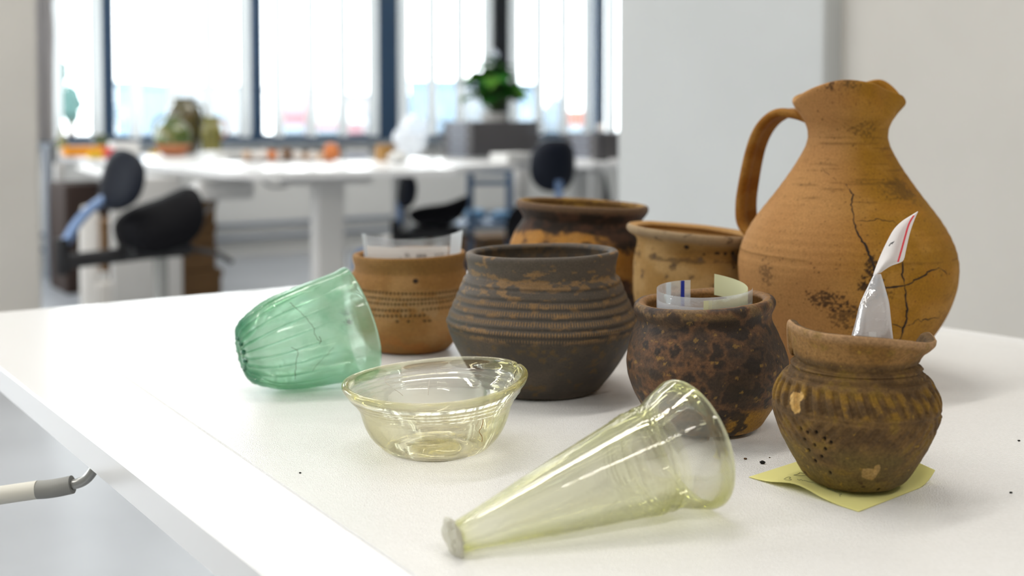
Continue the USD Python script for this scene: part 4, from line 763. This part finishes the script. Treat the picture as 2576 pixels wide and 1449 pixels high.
# curled ribbon label in the charred pot
zf = lambda py: W(XF, py, DF)[2]; rF = 122 / F * DF; cF = np.array([(1774 - 1288) / F * DF, DF])
def curl(th0, th1, r0, r1, zb, zt, n=60, m=4):
    P = np.zeros((m, n, 3))
    for j, u in enumerate(np.linspace(0, 1, n)):
        a = th0 + (th1 - th0) * u; r = r0 + (r1 - r0) * u
        for i in range(m): P[i, j] = (cF[0] + r * math.cos(a), cF[1] + r * math.sin(a), zb(u) + (zt(u) - zb(u)) * i / (m - 1))
    return P
rad = math.radians
t = thing('curled_label', 'strip of clear film with blue line and pale yellow paper, curled in the charred pot', 'label')
zrim = zf(757); zlo = zrim - .022
ft = lambda u: zrim + .0085 + .0016 * math.cos(u * 6.0)
obj('film', sheet(curl(rad(98), rad(352), rF * .97, rF * .985, lambda u: zlo + .004, ft), .00018), M['film_clear'], t, smooth=True)
for a_, w_, mm, nm in ((109, 2.6, 'ink_blue', 'blue_line'), (132, 4.5, 'film_edge_white', 'white_line')):
    u_ = (a_ - 98) / 254; obj(nm, sheet(curl(rad(a_ - w_), rad(a_ + w_), rF * .955, rF * .955, lambda u: zlo + .006, lambda u: ft(u_) - .0002, 6), .00015), M[mm], t, smooth=True)
obj('paper_band', sheet(curl(rad(178), rad(350), rF * .955, rF * .965, lambda u: zlo, lambda u: zrim + .0008 - .0004 * math.sin(u * PI)), .0002), M['paper_white'], t, smooth=True)
obj('yellow_strip', sheet(curl(rad(260), rad(425), rF * .985, rF * .80, lambda u: zlo + .012 + .0105 * u, lambda u: zrim + .0052 + .0105 * u ** 1.2), .00025), M['label_yellow'], t, smooth=True)
# zip bag in the small pot
t = thing('zip_bag', 'clear zip bag with a red stripe sticking up out of the small brown pot', 'bag')
rows = [(2128, 2256, 930), (2136, 2250, 880), (2140, 2247, 853), (2152, 2242, 808), (2163, 2237, 764), (2181, 2227, 725), (2199, 2216, 689)]
n_ = 28; Pb = np.zeros((len(rows) * 4, n_, 3)); rr_ = resample(np.array(rows, float)[:, :], 5.5); Pb = np.zeros((len(rr_), n_ + 1, 3)); yb = DH + .004
for i, (xl, xr, y) in enumerate(rr_):
    w_ = (xr - xl) / 2; cx = (xl + xr) / 2
    for j in range(n_ + 1):
        a = 2 * PI * j / n_; fold = .82 + .25 * math.sin(3 * a + i * .11) * .5 + .12 * fbm(np.array([[math.cos(a) * 2, math.sin(a) * 2, i * .12]]), 2, 3)[0]
        px = cx + w_ * math.cos(a); dy = .011 * math.sin(a) * fold * (w_ / 55); Pb[i, j] = W(px, y, yb + dy)
obj('film', grid_mesh(Pb), M['film_bag'], t, smooth=True)
lf = resample(np.array([(2197, 692), (2217, 639), (2232, 607), (2249, 577), (2269, 557), (2294, 541), (2309, 532)], float), 6); rf = resample(np.array([(2216, 685), (2240, 669), (2272, 655), (2279, 627), (2287, 592), (2296, 563), (2309, 532.5)], float), 6)
n = 30; ul = np.linspace(0, 1, n); L_ = np.stack([np.interp(ul, np.linspace(0, 1, len(lf)), lf[:, k]) for k in (0, 1)], 1); R_ = np.stack([np.interp(ul, np.linspace(0, 1, len(rf)), rf[:, k]) for k in (0, 1)], 1)
Pf = np.array([[W(*(L_[i] * (1 - s) + R_[i] * s), yb - .004 - .010 * math.sin(s * PI) * (1 - i / n)) for s in np.linspace(0, 1, 12)] for i in range(n)])
thin('bag_flap', (0.86, 0.83, 0.82), .35); obj('flap', sheet(Pf, .0003), M['bag_flap'], t, smooth=True)
red = np.array([(2259, 659), (2268, 628), (2277, 595), (2286, 565), (2299, 542)], float); red = resample(red, 6)
obj('red_stripe', sheet(np.array([[W(x + dx, y, yb - .0135 + .002 * i / len(red)) for dx in (-2.3, 2.3)] for i, (x, y) in enumerate(red)]), .0002), M['stripe_red'], t, smooth=True)
obj('pen_mark', tube([W(x, y, yb - .0145) for x, y in ((2236, 619), (2241, 612), (2250, 607), (2243, 614))], .0003, 5), M['ink_black'], t)
obj('tag_inside', sheet(np.array([[W(x, y, yb - .001) for x in (2186, 2194, 2204)] for y in (835, 850, 880)]), .0003), M['label_cream'], t)
# crumbs on the foam
for px, py, r, m_, lab in ((1918, 1167, .0013, 'crumb_black', 'black crumb on the foam left of the small brown pot'), (1875, 1156, .0008, 'crumb_brown', 'reddish crumb on the foam beside the cone beaker mouth'), (755, 1191, .0006, 'crumb_black', 'tiny dark crumb alone on the white foam at the left'), (2563, 1110, .0007, 'crumb_black', 'tiny dark crumb near the right edge of the foam'), (2543, 1241, .0007, 'crumb_black', 'lower tiny dark crumb near the right edge of the foam'), (1936, 1152, .0004, 'crumb_brown', 'smallest brown crumb left of the small brown pot')):
    ms = trimesh.creation.icosphere(2, 1.0); v = np.array(ms.vertices); v = v * (.6 + .8 * fbm(v * 2 + px, 2, 1)[:, None]) * r * np.array([1.3, .9, .7]); v[:, 2] -= v[:, 2].min(); v += T(px, py)
    obj('crumb', (v, ms.faces), M[m_], None, smooth=True, label=lab, cat='crumb')
#BACKGROUND
# ------------------------------------------------------------------ the work places behind, under the windows
DT = 0.74
def dz(px, py): return at_z(px, py, DT)[:2]
def desk(name, label, corners, rounds, legs, thick=0.032):
    pts = []
    for k, c in enumerate(corners):
        c = np.array(c); r = rounds[k]
        if r:
            a = corners[k - 1] - c; b = corners[(k + 1) % len(corners)] - c; a = a / np.linalg.norm(a); b = b / np.linalg.norm(b)
            pts += [c + a * r * (1 - u) ** 2 + b * r * u ** 2 for u in np.linspace(0, 1, 8)]
        else: pts.append(c)
    t = thing(name, label, 'table'); obj('tabletop', prism(pts, DT - thick, DT, 0.003), M['laminate_white'], t, smooth=False)
    for c in legs: 
        obj('leg', cat_([box(c[0], c[1], 0.375, 0.135, 0.08, 0.665, c[2], 0.01), box(c[0], c[1], 0.02, 0.16, 0.75, 0.04, c[2], 0.008), box(c[0], c[1], DT - thick - 0.018, 0.40, 0.10, 0.035, c[2], 0.005)]), M['metal_white'], t, smooth=False)
    return t
P0 = dz(606, 433); PR = dz(1168, 424); PA = dz(133, 389)
uL = (PA - P0) / np.linalg.norm(PA - P0)
back = lambda p, k: p + uL * k
cl = W(824, 560, 5.05)
d1 = desk('long_desk', 'white height-adjustable desk with rounded corner, covered with finds, in front of the windows', [PA + uL * -0.05, P0, PR, PR + uL * 1.3, back(P0, 1.3) + (PR - P0) * .45, PA + RU * 1.15], [0, .22, .06, 0, 0, 0], [(cl[0], cl[1], ALPHA)])
lp = W(386, 650, 5.3)
obj('leg_panel', rbox(*(lambda a, b: (a - .19, a + .13, b - .02, b + .02))(float(lp[:2] @ RU), float(lp[:2] @ RW)), 0.0, DT - .05, .006), M['metal_white'], d1, smooth=False, label='pale sheet-metal leg panel')
lg = W(152, 600, 6.7); obj('leg', box(lg[0], lg[1], .35, .055, .055, .70, ALPHA, .006), M['metal_white'], d1, smooth=False)
tr = W(560, 472, 5.2); obj('cable_tray', box(tr[0], tr[1], tr[2] - .01, .26, .12, .085, ALPHA, .015), M['metal_white'], d1, smooth=False)
obj('cable', tube(resample([W(662, 458, 4.95), W(684, 470, 4.97), W(712, 470, 5), W(742, 458, 5), W(772, 456, 5)], .02), .006, 8), M['cable_grey'], d1)
obj('cable', tube(resample([W(556, 492, 5.2), W(530, 520, 5.2), W(500, 556, 5.25)], .02), .006, 8), M['cable_grey'], d1)
obj('modesty_rail', tube([W(205, 425, 6.4), W(300, 447, 5.85), W(420, 452, 5.6)], .03, 4), M['metal_white'], d1, smooth=False)
# second desk to the right, farther back
Q = [dz(1180, 411), dz(1335, 411), dz(1335, 411) + RW * .75, dz(1180, 411) + RW * .75]
tt_ = desk('side_desk', 'white desk with grey trays and a potted plant, right of the rounded desk', [PR + uL * .18 + RU * .03, dz(1330, 409), dz(1330, 409) + uL * 1.1, PR + uL * 1.28 + RU * .03], [0] * 4, [])
for px in (1310,): c = W(px, 500, 6.2); obj('leg', box(c[0], c[1], .354, .06, .06, .708, ALPHA), M['metal_white'], tt_, smooth=False)
c = (PR + uL * .9 + RU * .2); obj('leg', box(c[0], c[1], .354, .06, .06, .708, ALPHA), M['metal_white'], tt_, smooth=False)
r0, r1 = dz(1490, 409), dz(1620, 409)
td = desk('end_desk', 'white desk at the right end of the windows, behind the chair with the tall back', [r0, r1 + RU * .3, r1 + RU * .3 + uL * .8, r0 + uL * .8], [0] * 4, [])
for p in (r0 + uL * .1 + RU * .1, r1 + uL * .5): obj('leg', box(p[0], p[1], .354, .06, .06, .708, ALPHA), M['metal_white'], td, smooth=False)

# saddle chairs
def saddle(sx, sy, sz, pitch):
    ms = trimesh.creation.icosphere(4, 1.0); v = np.array(ms.vertices); v = np.sign(v) * np.abs(v) ** .7 * np.array([sx, sy, sz])
    v[:, 2] += .05 * np.clip(v[:, 0] / sx, 0, 1) ** 2 - .05 * (np.abs(v[:, 1]) / sy) ** 2; return trimesh.Trimesh(v @ rotm([0, 1, 0], -pitch).T, ms.faces, process=False)
def saddle_chair(label, loc, rz, seat_z, back_h, back_m='chair_blue_black', back_tilt=.35, bw=.17, bh=.17, bx=-.20, hx=-.30, seat=(.15, .17, .07), pitch=.3):
    t = thing('saddle_chair', label, 'chair', loc, rz)
    m = saddle(*seat, pitch); m.apply_translation((0, 0, seat_z)); obj('seat', m, M['black_vinyl'], t, smooth=True)
    ms = trimesh.creation.icosphere(4, 1.0); v = np.array(ms.vertices); v = np.sign(v) * np.abs(v) ** .8 * np.array([.04, bw, bh]); v[:, 0] += .25 * v[:, 1] ** 2 / bw
    v = v @ rotm([0, 1, 0], -back_tilt).T + np.array([bx, 0, seat_z + back_h]); obj('backrest', trimesh.Trimesh(v, ms.faces, process=False), M[back_m], t, smooth=True)
    obj('back_bar', tube(resample([(hx, 0, seat_z - .12), (hx, 0, seat_z - .10), (hx + .02, 0, seat_z - .04), (bx - .03, 0, seat_z + back_h - bh * .55)], .02, .012), .018, 10), M['chrome_blue'], t, label='grey-blue steel back bar')
    obj('hub', tube([(hx, 0, seat_z - .17), (hx, 0, seat_z - .04)], .026, 12), M['black_plastic'], t)
    obj('arm', tube([(-.02, 0, seat_z - .11), (hx, 0, seat_z - .125)], .028, 10), M['black_plastic'], t)
    obj('mechanism', box(-.02, 0, seat_z - .10, .24, .16, .06, 0, .015), M['black_plastic'], t, smooth=False)
    obj('lever', tube(resample([(.05, -.05, seat_z - .10), (.16, -.16, seat_z - .12), (.20, -.20, seat_z - .15)], .02), .010, 8), M['black_plastic'], t)
    obj('gas_column', tube([(0, 0, .09), (0, 0, seat_z - .12)], .026, 16), M['steel'], t)
    for k in range(5):
        a = 2 * PI * k / 5 + .3; e = np.array([.27 * math.cos(a), .27 * math.sin(a)])
        lg = obj('base_arm', tube([(0, 0, .115), (e[0] * .6, e[1] * .6, .10), (e[0], e[1], .075)], np.array([.03, .024, .016]), 8), M['steel'], t)
        obj('castor', tube([(e[0] - .012 * math.sin(a), e[1] + .012 * math.cos(a), .03), (e[0] + .012 * math.sin(a), e[1] - .012 * math.cos(a), .03)], .03, 14), M['black_plastic'], t)
    return t
def floor_at(px, py, D): p = W(px, py, D); return (p[0], p[1], 0.0)
sc = W(402, 558, 4.35); saddle_chair('black saddle chair pulled up to the left side of the rounded desk', floor_at(402, 558, 4.35), math.radians(38), sc[2], .165, bx=-.165, hx=-.36, back_tilt=-.25, bw=.16, bh=.115, seat=(.165, .14, .085), pitch=.25)
sc = W(1105, 532, 5.7); saddle_chair('dark blue saddle chair under the right end of the rounded desk', floor_at(1105, 532, 5.7), math.radians(8), sc[2], .105, bx=-.165, hx=-.215, bw=.13, bh=.085, back_tilt=-.15, seat=(.15, .12, .035), pitch=.1)
sc = W(1362, 560, 5.75); saddle_chair('office chair with tall dark blue back, between the side desk and the end desk', floor_at(1362, 560, 5.75), math.radians(118), sc[2] - .02, .31, bw=.125, bh=.13, bx=-.14, hx=-.22, back_tilt=.08)
# cabinet, boxes
cb = W(205, 600, 6.5); ca, cbb = float(cb[:2] @ RU), float(cb[:2] @ RW)
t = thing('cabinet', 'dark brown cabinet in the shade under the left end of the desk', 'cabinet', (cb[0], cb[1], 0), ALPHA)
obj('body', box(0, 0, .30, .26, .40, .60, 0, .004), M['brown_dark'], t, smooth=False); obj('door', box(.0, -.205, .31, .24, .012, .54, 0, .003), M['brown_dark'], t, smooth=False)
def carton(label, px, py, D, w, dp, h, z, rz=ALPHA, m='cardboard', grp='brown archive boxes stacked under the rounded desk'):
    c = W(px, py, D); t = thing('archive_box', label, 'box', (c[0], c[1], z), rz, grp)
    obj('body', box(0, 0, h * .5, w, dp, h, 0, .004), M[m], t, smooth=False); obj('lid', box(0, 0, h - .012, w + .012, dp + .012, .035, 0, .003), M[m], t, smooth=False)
hh_ = .105
for k, nm in enumerate(('lowest', 'second', 'third', 'fourth', 'topmost')):
    carton(f'brown cardboard archive box, {nm} of the right-hand stack beside the desk panel', 462 + (6 if k == 1 else 0), 640, 5.70, .21 + (.03 if k < 2 else 0), .34, hh_, .0 + hh_ * k + .008 * k)
for k, nm in enumerate(('lowest', 'second', 'third', 'topmost')):
    carton(f'brown cardboard archive box, {nm} of the left-hand stack behind the black saddle chair', 296, 640, 5.9, .22, .30, hh_, hh_ * k + .008 * k)
t = thing('paper_bag', 'crumpled white paper bag on the floor left of the brown boxes', 'bag', floor_at(224, 560, 5.55)); 
for nm, px, y0, y1, D in (('white_tube', 230, 530, 660, 6.0),):
    a, b = W(px, y0, D), W(px, y1, D); obj('body', box(0, 0, .26, .09, .08, .52, .3, .02), M['white_box'], t, smooth=False)
    obj('flap', box(.0, 0, .525, .07, .05, .03, .3, .01), M['white_box'], t, smooth=False)
c = floor_at(262, 690, 5.0); t = thing('plastic_jug', 'small white plastic canister on the floor behind the saddle chair', 'canister', c)
obj('body', box(0, 0, .13, .07, .06, .26, .3, .02), M['white_box'], t, smooth=False); obj('cap', cyl((0, 0, .26), (0, 0, .29), .018), M['paper_white'], t)
# grey pipe and hanging cables at the left end, curtain above
pc_ = W(121, 600, 6.9); t = thing('downpipe', 'dull grey pipe with cables beside the left wall end', 'pipe', (pc_[0], pc_[1], 0)); obj('pipe', tube([(0, 0, 0), (0, 0, .80)], .022, 12), M['metal_grey'], t)
for dx, m_ in ((.045, 'cable_black'), (.06, 'cable_grey')): obj('cable', tube(resample([(dx, 0, .02), (dx + .01, -.01, .3), (dx - .01, 0, .55), (dx + .005, 0, .80)], .04), .007, 6), M[m_], t)
cc = W(112, 150, 7.0); n = 40; zs = np.linspace(.82, 2.6, 14); Pn = np.zeros((14, n, 3))
for i, z in enumerate(zs):
    wd = .045 + .03 * sm(.9, 2.2, z) - .015 * math.exp(-((z - 1.62) / .05) ** 2) + .015 * math.exp(-((z - 1.75) / .05) ** 2)
    for j, s in enumerate(np.linspace(-1, 1, n)): Pn[i, j] = (cc[0] + s * wd, cc[1] + .016 * math.sin(s * 14 + .6 * z), z)
obj('curtain', sheet(Pn, .0015), M['curtain_grey'], None, smooth=True, label='bundled grey curtain hanging at the left end of the windows', cat='curtain')

# things on the rounded desk
def onto(px, py, z=DT): p = at_z(px, py, z); return (p[0], p[1], z)
def clean(v, f): m = trimesh.Trimesh(v, f, process=False); m.remove_unreferenced_vertices(); return m
def jar(name, label, px, py, prof, mats, group=None, handle=None, split=None):
    """prof in metres (r, z); mats: body material (and the lower part's when split at a height)."""
    t = thing(name, label, 'jug', onto(px, py), 0, group); o_ = prof; inn = [(max(r - .006, .002), z) for r, z in prof[::-1] if z > .012]
    q = resample([(1e-4, 0)] + list(o_) + inn + [(1e-4, .012)], .004, .003); V, Fc, th = lathe(q, 40); V = V.reshape(-1, 3)
    if split is not None:
        zc_ = V[Fc][:, :, 2].mean(1); lo = zc_ < split
        obj('body', clean(V, Fc[~lo]), M[mats[0]], t, smooth=True); obj('foot', clean(V, Fc[lo]), M[mats[1]], t, smooth=True, label='unglazed reddish lower part')
    else: obj('body', (V, Fc), M[mats[0]], t, smooth=True)
    if handle: obj('handle', tube(resample(handle, .006, .008), .009, 10), M[mats[-1] if len(mats) > 2 else mats[0]], t)
    return t
jar('glazed_jug', 'round green-glazed jug with bare red foot, on the rounded desk', 436, 392, [(.045, 0), (.075, .02), (.10, .06), (.109, .10), (.104, .145), (.082, .18), (.05, .205), (.042, .225), (.046, .235)], ['glaze_green', 'terracotta'], split=.07, handle=[(-.04, 0, .235), (-.10, .0, .215), (-.115, 0, .16), (-.098, 0, .11)])
jar('glazed_jug', 'tall brown-green glazed jug standing behind the round green one', 466, 387, [(.05, 0), (.085, .04), (.10, .10), (.112, .18), (.108, .25), (.085, .30), (.068, .325), (.074, .35)], ['glaze_brown'], handle=[(.06, 0, .315), (.115, 0, .30), (.125, 0, .24), (.10, 0, .17)])
jar('glazed_jug', 'olive glazed jug with reddish handle, right of the two glazed jugs', 532, 388, [(.05, 0), (.062, .01), (.060, .05), (.063, .10), (.066, .14), (.058, .175), (.048, .205), (.054, .235)], ['glaze_olive', 'terracotta', 'terracotta'], handle=[(.05, 0, .21), (.095, 0, .20), (.10, 0, .14), (.062, 0, .10)])
jar('glazed_jug', 'small dark green jug at the left, beside the first window post', 249, 390, [(.022, 0), (.030, .02), (.034, .05), (.026, .085), (.030, .115), (.036, .125)], ['glaze_green', 'terracotta'], split=.02, handle=[(.028, 0, .11), (.052, 0, .10), (.05, 0, .05), (.03, 0, .04)])
jar('glazed_jug', 'narrow olive vase half hidden at the left wall end', 156, 391, [(.02, 0), (.03, .03), (.034, .06), (.02, .11), (.012, .14), (.016, .16)], ['glaze_olive'])
def flat(name, label, cat, px, py, w, dpt, h, m, rz=ALPHA, parts=True):
    t = thing(name, label, cat, onto(px, py), rz); obj('sheets', box(0, 0, h / 2, w, dpt, h, 0, .002), M[m], t, smooth=False)
    if parts: obj('top_sheet', box(.01, .008, h + .0015, w * .96, dpt * .95, .003, .06), M[m], t, smooth=False)
    return t
flat('folder', 'orange folder pile at the left end of the desk', 'folder', 212, 393, .22, .10, .055, 'paper_orange')
flat('folder', 'yellow folder lying in front of the small green jug', 'folder', 240, 399, .07, .05, .035, 'paper_yellow')
flat('folder', 'red folder right of the orange folders', 'folder', 272, 398, .05, .07, .055, 'paper_red')
flat('paper_box', 'small white carton at the left desk end in front of the orange folders', 'box', 168, 392.5, .09, .05, .045, 'white_box')
flat('paper_stack', 'stack of white papers left of the glazed jugs', 'papers', 312, 394, .15, .12, .085, 'paper_white')
flat('paper_stack', 'low pile of white papers right of the glazed jugs', 'papers', 590, 396, .30, .24, .035, 'paper_white')
flat('paper_stack', 'thin blue printed sheets in front of the white papers', 'papers', 332, 402, .08, .08, .012, 'paper_blue')
flat('sponge', 'small yellow sponge in front of the round green jug', 'sponge', 388, 388, .05, .04, .02, 'paper_yellow', parts=False)
ty = thing('find_tray', 'long flat grey tray full of potsherds on the rounded desk', 'tray', onto(730, 404), math.radians(8)); obj('base', box(0, 0, .004, .44, .12, .008, 0, .002), M['tray_grey'], ty, smooth=False)
for sy in (-1, 1): obj('rim', box(0, sy * .062, .010, .445, .006, .02), M['tray_grey'], ty, smooth=False)
def lump(name, label, cat, px, py, s, m, grp=None, z=DT + .008):
    ms = trimesh.creation.icosphere(2, 1.0); v = np.array(ms.vertices); v = v * (.65 + .7 * fbm(v * 1.6 + px, 2, 7)[:, None]) * np.array(s); v[:, 2] -= v[:, 2].min(); v += np.array(onto(px, py, z)); obj(name, (v, ms.faces), M[m], None, smooth=True, label=label, cat=cat, group=grp)
sh = [(622, 'sherd_tan', .022), (645, 'sherd_white', .020), (664, 'sherd_white', .024), (686, 'orange_clay', .026), (706, 'sherd_white', .022), (722, 'sherd_brown', .030), (748, 'sherd_white', .024), (770, 'sherd_tan', .018), (788, 'sherd_white', .022)]
nm_ = ('tan sherd at the left end of the find tray', 'pale sherd, second from the left in the find tray', 'larger pale sherd, third from the left in the find tray', 'orange sherd between two pale ones in the find tray', 'pale sherd between the orange and the brown sherd', 'dark brown sherd in the middle of the find tray', 'pale sherd right of the dark brown one', 'small tan sherd in the right half of the find tray', 'pale sherd left of the orange lump')
for (px, m_, r_), lab in zip(sh, nm_): lump('potsherd', lab, 'sherd', px, 402, (r_, r_ * .7, r_ * 1.05), m_, 'potsherds in the find tray')
lump('clay_lump', 'bright orange clay lump at the right end of the find tray', 'clay lump', 833, 405, (.042, .035, .046), 'orange_clay', z=DT); lump('clay_lump', 'pale orange clay lump left of the bright orange one', 'clay lump', 806, 405, (.020, .02, .022), 'sherd_tan')
t = thing('plastic_box', 'low white plastic box right of the orange clay lump', 'box', onto(898, 398), math.radians(10)); obj('body', box(0, 0, .018, .125, .08, .036, 0, .006), M['tray_light'], t, smooth=False); obj('lid', box(0, 0, .042, .13, .085, .012, 0, .004), M['paper_white'], t, smooth=False)
t = thing('wooden_box', 'ochre wooden box beside the plastic bag', 'box', onto(966, 404), math.radians(30)); obj('body', box(0, 0, .035, .07, .08, .07, 0, .003), M['wood_ochre'], t, smooth=False); obj('lid', box(.01, 0, .078, .075, .085, .012, 0, .002), M['wood_ochre'], t, smooth=False)
ms = trimesh.creation.icosphere(4, 1.0); v = np.array(ms.vertices); v = v * (.6 + .8 * fbm(v * 2.4, 3, 5)[:, None]) * np.array([.085, .07, .115]); v[:, 0] += .25 * (v[:, 2] + .1); v[:, 2] -= v[:, 2].min(); v += np.array(onto(1022, 404)) 
obj('plastic_bag', (v, ms.faces), M['film_crumple'], None, smooth=True, label='crumpled clear plastic bag leaning on the grey trays', cat='bag')
lump('paper_wad', 'white crumpled paper in front of the plastic bag', 'paper', 1000, 412, (.05, .04, .03), 'paper_white', z=DT)
# trays with the plant
def tray(label, px, py, k, w, dp, h, grp, rz=ALPHA, first=[]):
    c = onto(px, py); t = thing('stacking_tray', label, 'tray', (c[0], c[1], DT + k * (h + .0015)), rz, grp)
    obj('body', cat_([box(0, 0, .006, w, dp, .012), box(0, -dp / 2 + .005, h / 2, w, .01, h), box(0, dp / 2 - .005, h / 2, w, .01, h), box(-w / 2 + .005, 0, h / 2, .01, dp, h), box(w / 2 - .005, 0, h / 2, .01, dp, h), box(0, -dp / 2 - .009, h - .007, w + .03, .022, .013), box(-w / 2 - .009, 0, h - .007, .022, dp + .03, .013)]), M['tray_grey'], t, smooth=False)
    obj('label_plate', box(-w / 2 - .003, 0, h * .42, .006, dp * .55, h * .45), M['tray_light'], t, smooth=False, label='light blue-grey end label')
for k, nm in enumerate(('lowest', 'second', 'third', 'topmost')): tray(f'grey stacking tray, {nm} of the stack under the potted plant', 1235, 391 - 0, k, .46, .33, .050, 'grey trays under the plant')
for k, nm in enumerate(('lowest', 'second', 'topmost')): tray(f'grey stacking tray, {nm} of the stack on the end desk', 1520, 396, k, .34, .30, .045, 'grey trays on the end desk')
ztop = DT + 4 * .0515 + .0005
pl_ = at_z(1246, 303, ztop); tx = np.array(onto(1235, 391)); pl_ = tx[:2] + np.array([.02, .0])
t = thing('potted_plant', 'leafy green plant in a low white pot on the grey trays', 'plant', (pl_[0], pl_[1], DT + 3 * .0515 + .0125))
q = resample([(1e-4, 0), (.055, 0), (.07, .03), (.085, .085), (.088, .09), (.080, .088), (.065, .03), (1e-4, .02)], .006, .003); V, Fc, th = lathe(q, 32); obj('pot', (V.reshape(-1, 3), Fc), M['pot_white'], t, smooth=True)
obj('soil', trimesh.creation.cylinder(.074, .012, sections=24, transform=trimesh.transformations.translation_matrix((0, 0, .074))), M['soil'], t, smooth=30)
r_ = np.random.default_rng(5); stems = []
for k in range(95):
    a = r_.uniform(0, 2 * PI); el = math.acos(r_.uniform(-.25, 1)); R = r_.uniform(.10, .225) * (1.0 if k % 4 else .75); c = np.array([R * math.sin(el) * math.cos(a), R * math.sin(el) * math.sin(a), .20 + R * .95 * math.cos(el)]); L = r_.uniform(.042, .068); g_ = np.linspace(0, 1, 6); P = np.zeros((6, 5, 3))
    out_ = np.array([math.cos(a), math.sin(a), r_.uniform(-.5, .3)]); out_ /= np.linalg.norm(out_); sd = np.cross(out_, [0, 0, 1]); sd /= np.linalg.norm(sd); up_ = np.cross(sd, out_)
    for i, u in enumerate(g_):
        wd = .9 * L * math.sin(PI * min(1, u ** .8 * .95 + .05)) ** .8 * (1 - .25 * u)
        for j, s in enumerate(np.linspace(-1, 1, 5)): P[i, j] = c + out_ * (u - .5) * 2 * L + sd * s * wd + up_ * (-.35 * L * (u * u) + .3 * abs(s) * wd)
    obj('leaf', sheet(P, .0006), M['leaf_green'] if k % 5 else M['leaf_light'], t, smooth=True); stems.append(tube(resample([(0, 0, .08), c * np.array([.35, .35, .7]), c - out_ * L], .03), .0022, 4))
obj('stem', cat_(stems), M['stem_green'], t, smooth=True, kind='stuff')
c = np.array([.0, -.02, .395]); P = np.array([[c + np.array([s * .03 * math.sin(PI * min(1, u + .1)), .02 * s * s, u * .07 + .01 * s]) for s in np.linspace(-1, 1, 5)] for u in np.linspace(0, 1, 6)]); obj('flower', sheet(P, .0006), M['flower_white'], t, smooth=True)
flat('paper_stack', 'white carton lid at the right edge of the side desk', 'papers', 1290, 409, .17, .16, .045, 'paper_white')
# trolley with plastic sacks, boxes on the floor
tl = W(1237, 500, 6.3); t = thing('trolley', 'blue-grey metal trolley frame under the side desk', 'trolley', (tl[0], tl[1], 0), math.radians(4)); hw = .113
for sx in (-1, 1):
    for sy in (0, 1): obj('post', box(sx * hw, sy * .34, .345, .028, .028, .69), M['metal_blue'], t, smooth=False)
for z in (.67, .61): obj('rail', box(0, 0, z, 2 * hw, .022, .026), M['metal_blue'], t, smooth=False)
obj('shelf', box(-.06, .17, .37, 2 * hw + .16, .36, .018), M['metal_blue'], t, smooth=False)
for px, py, s, lab, m_ in ((1196, 556, (.062, .06, .035), 'light blue plastic sack on the trolley shelf, nearer the chair', 'sky_plastic'), (1262, 560, (.062, .06, .03), 'light blue plastic sack on the trolley shelf, right one', 'sky_plastic'), (1128, 558, (.035, .04, .04), 'teal plastic sack left on the trolley shelf', 'blue_plastic')):
    ms = trimesh.creation.icosphere(3, 1.0); v = np.array(ms.vertices); v = v * (.6 + .8 * fbm(v * 2 + px, 3, 7)[:, None]) * np.array(s); v[:, 2] -= v[:, 2].min(); p = W(px, py, 6.47); v += np.array([p[0], p[1], .3795]); obj('plastic_sack', (v, ms.faces), M[m_], None, smooth=True, label=lab, cat='sack')
carton('brown cardboard box on the floor behind the trolley posts', 1232, 600, 6.9, .30, .25, .26, 0, grp=None); carton('brown cardboard box on the floor behind the dark blue saddle chair', 1072, 600, 7.0, .22, .3, .25, 0, grp=None)
c = floor_at(1015, 600, 6.6); t = thing('white_carton', 'white carton on the floor left of the dark blue saddle chair', 'box', c, ALPHA); obj('body', box(0, 0, .13, .17, .22, .26, 0, .006), M['white_box'], t, smooth=False); obj('lid', box(0, 0, .268, .18, .23, .03, 0, .004), M['white_box'], t, smooth=False)
lump('blue_cloth', 'small blue cloth on the floor right of the white desk leg', 'cloth', 914, 690, (.07, .06, .07), 'blue_plastic', z=0.0); 
t = thing('black_bag', 'black shoulder bag hanging under the end desk', 'bag', (*W(1506, 470, 6.3)[:2], 0)); zt = DT - .045; ms = trimesh.creation.icosphere(3, 1.0); v = np.array(ms.vertices); v = np.sign(v) * np.abs(v) ** .7 * np.array([.05, .09, .13]); v[:, 2] += zt - .13; v[:, 0] += .15 * (zt - .1 - v[:, 2]); obj('body', (v, ms.faces), M['black_plastic'], t, smooth=True); obj('strap', tube(resample([(-.02, 0, zt - .05), (0, 0, DT - .042), (.03, 0, zt - .05)], .02), .008, 6), M['black_plastic'], t)
t = thing('desk_lamp', 'thin dark lamp stand with small pale head on the end desk', 'lamp', onto(1512, 404)); obj('stand', cat_([cyl((0, 0, 0), (0, 0, .012), .04), cyl((0, 0, .01), (0, 0, .155), .009)]), M['cable_black'], t); ms = trimesh.creation.icosphere(2, .022); ms.apply_translation((0, 0, .172)); obj('head', ms, M['sherd_white'], t, smooth=True)
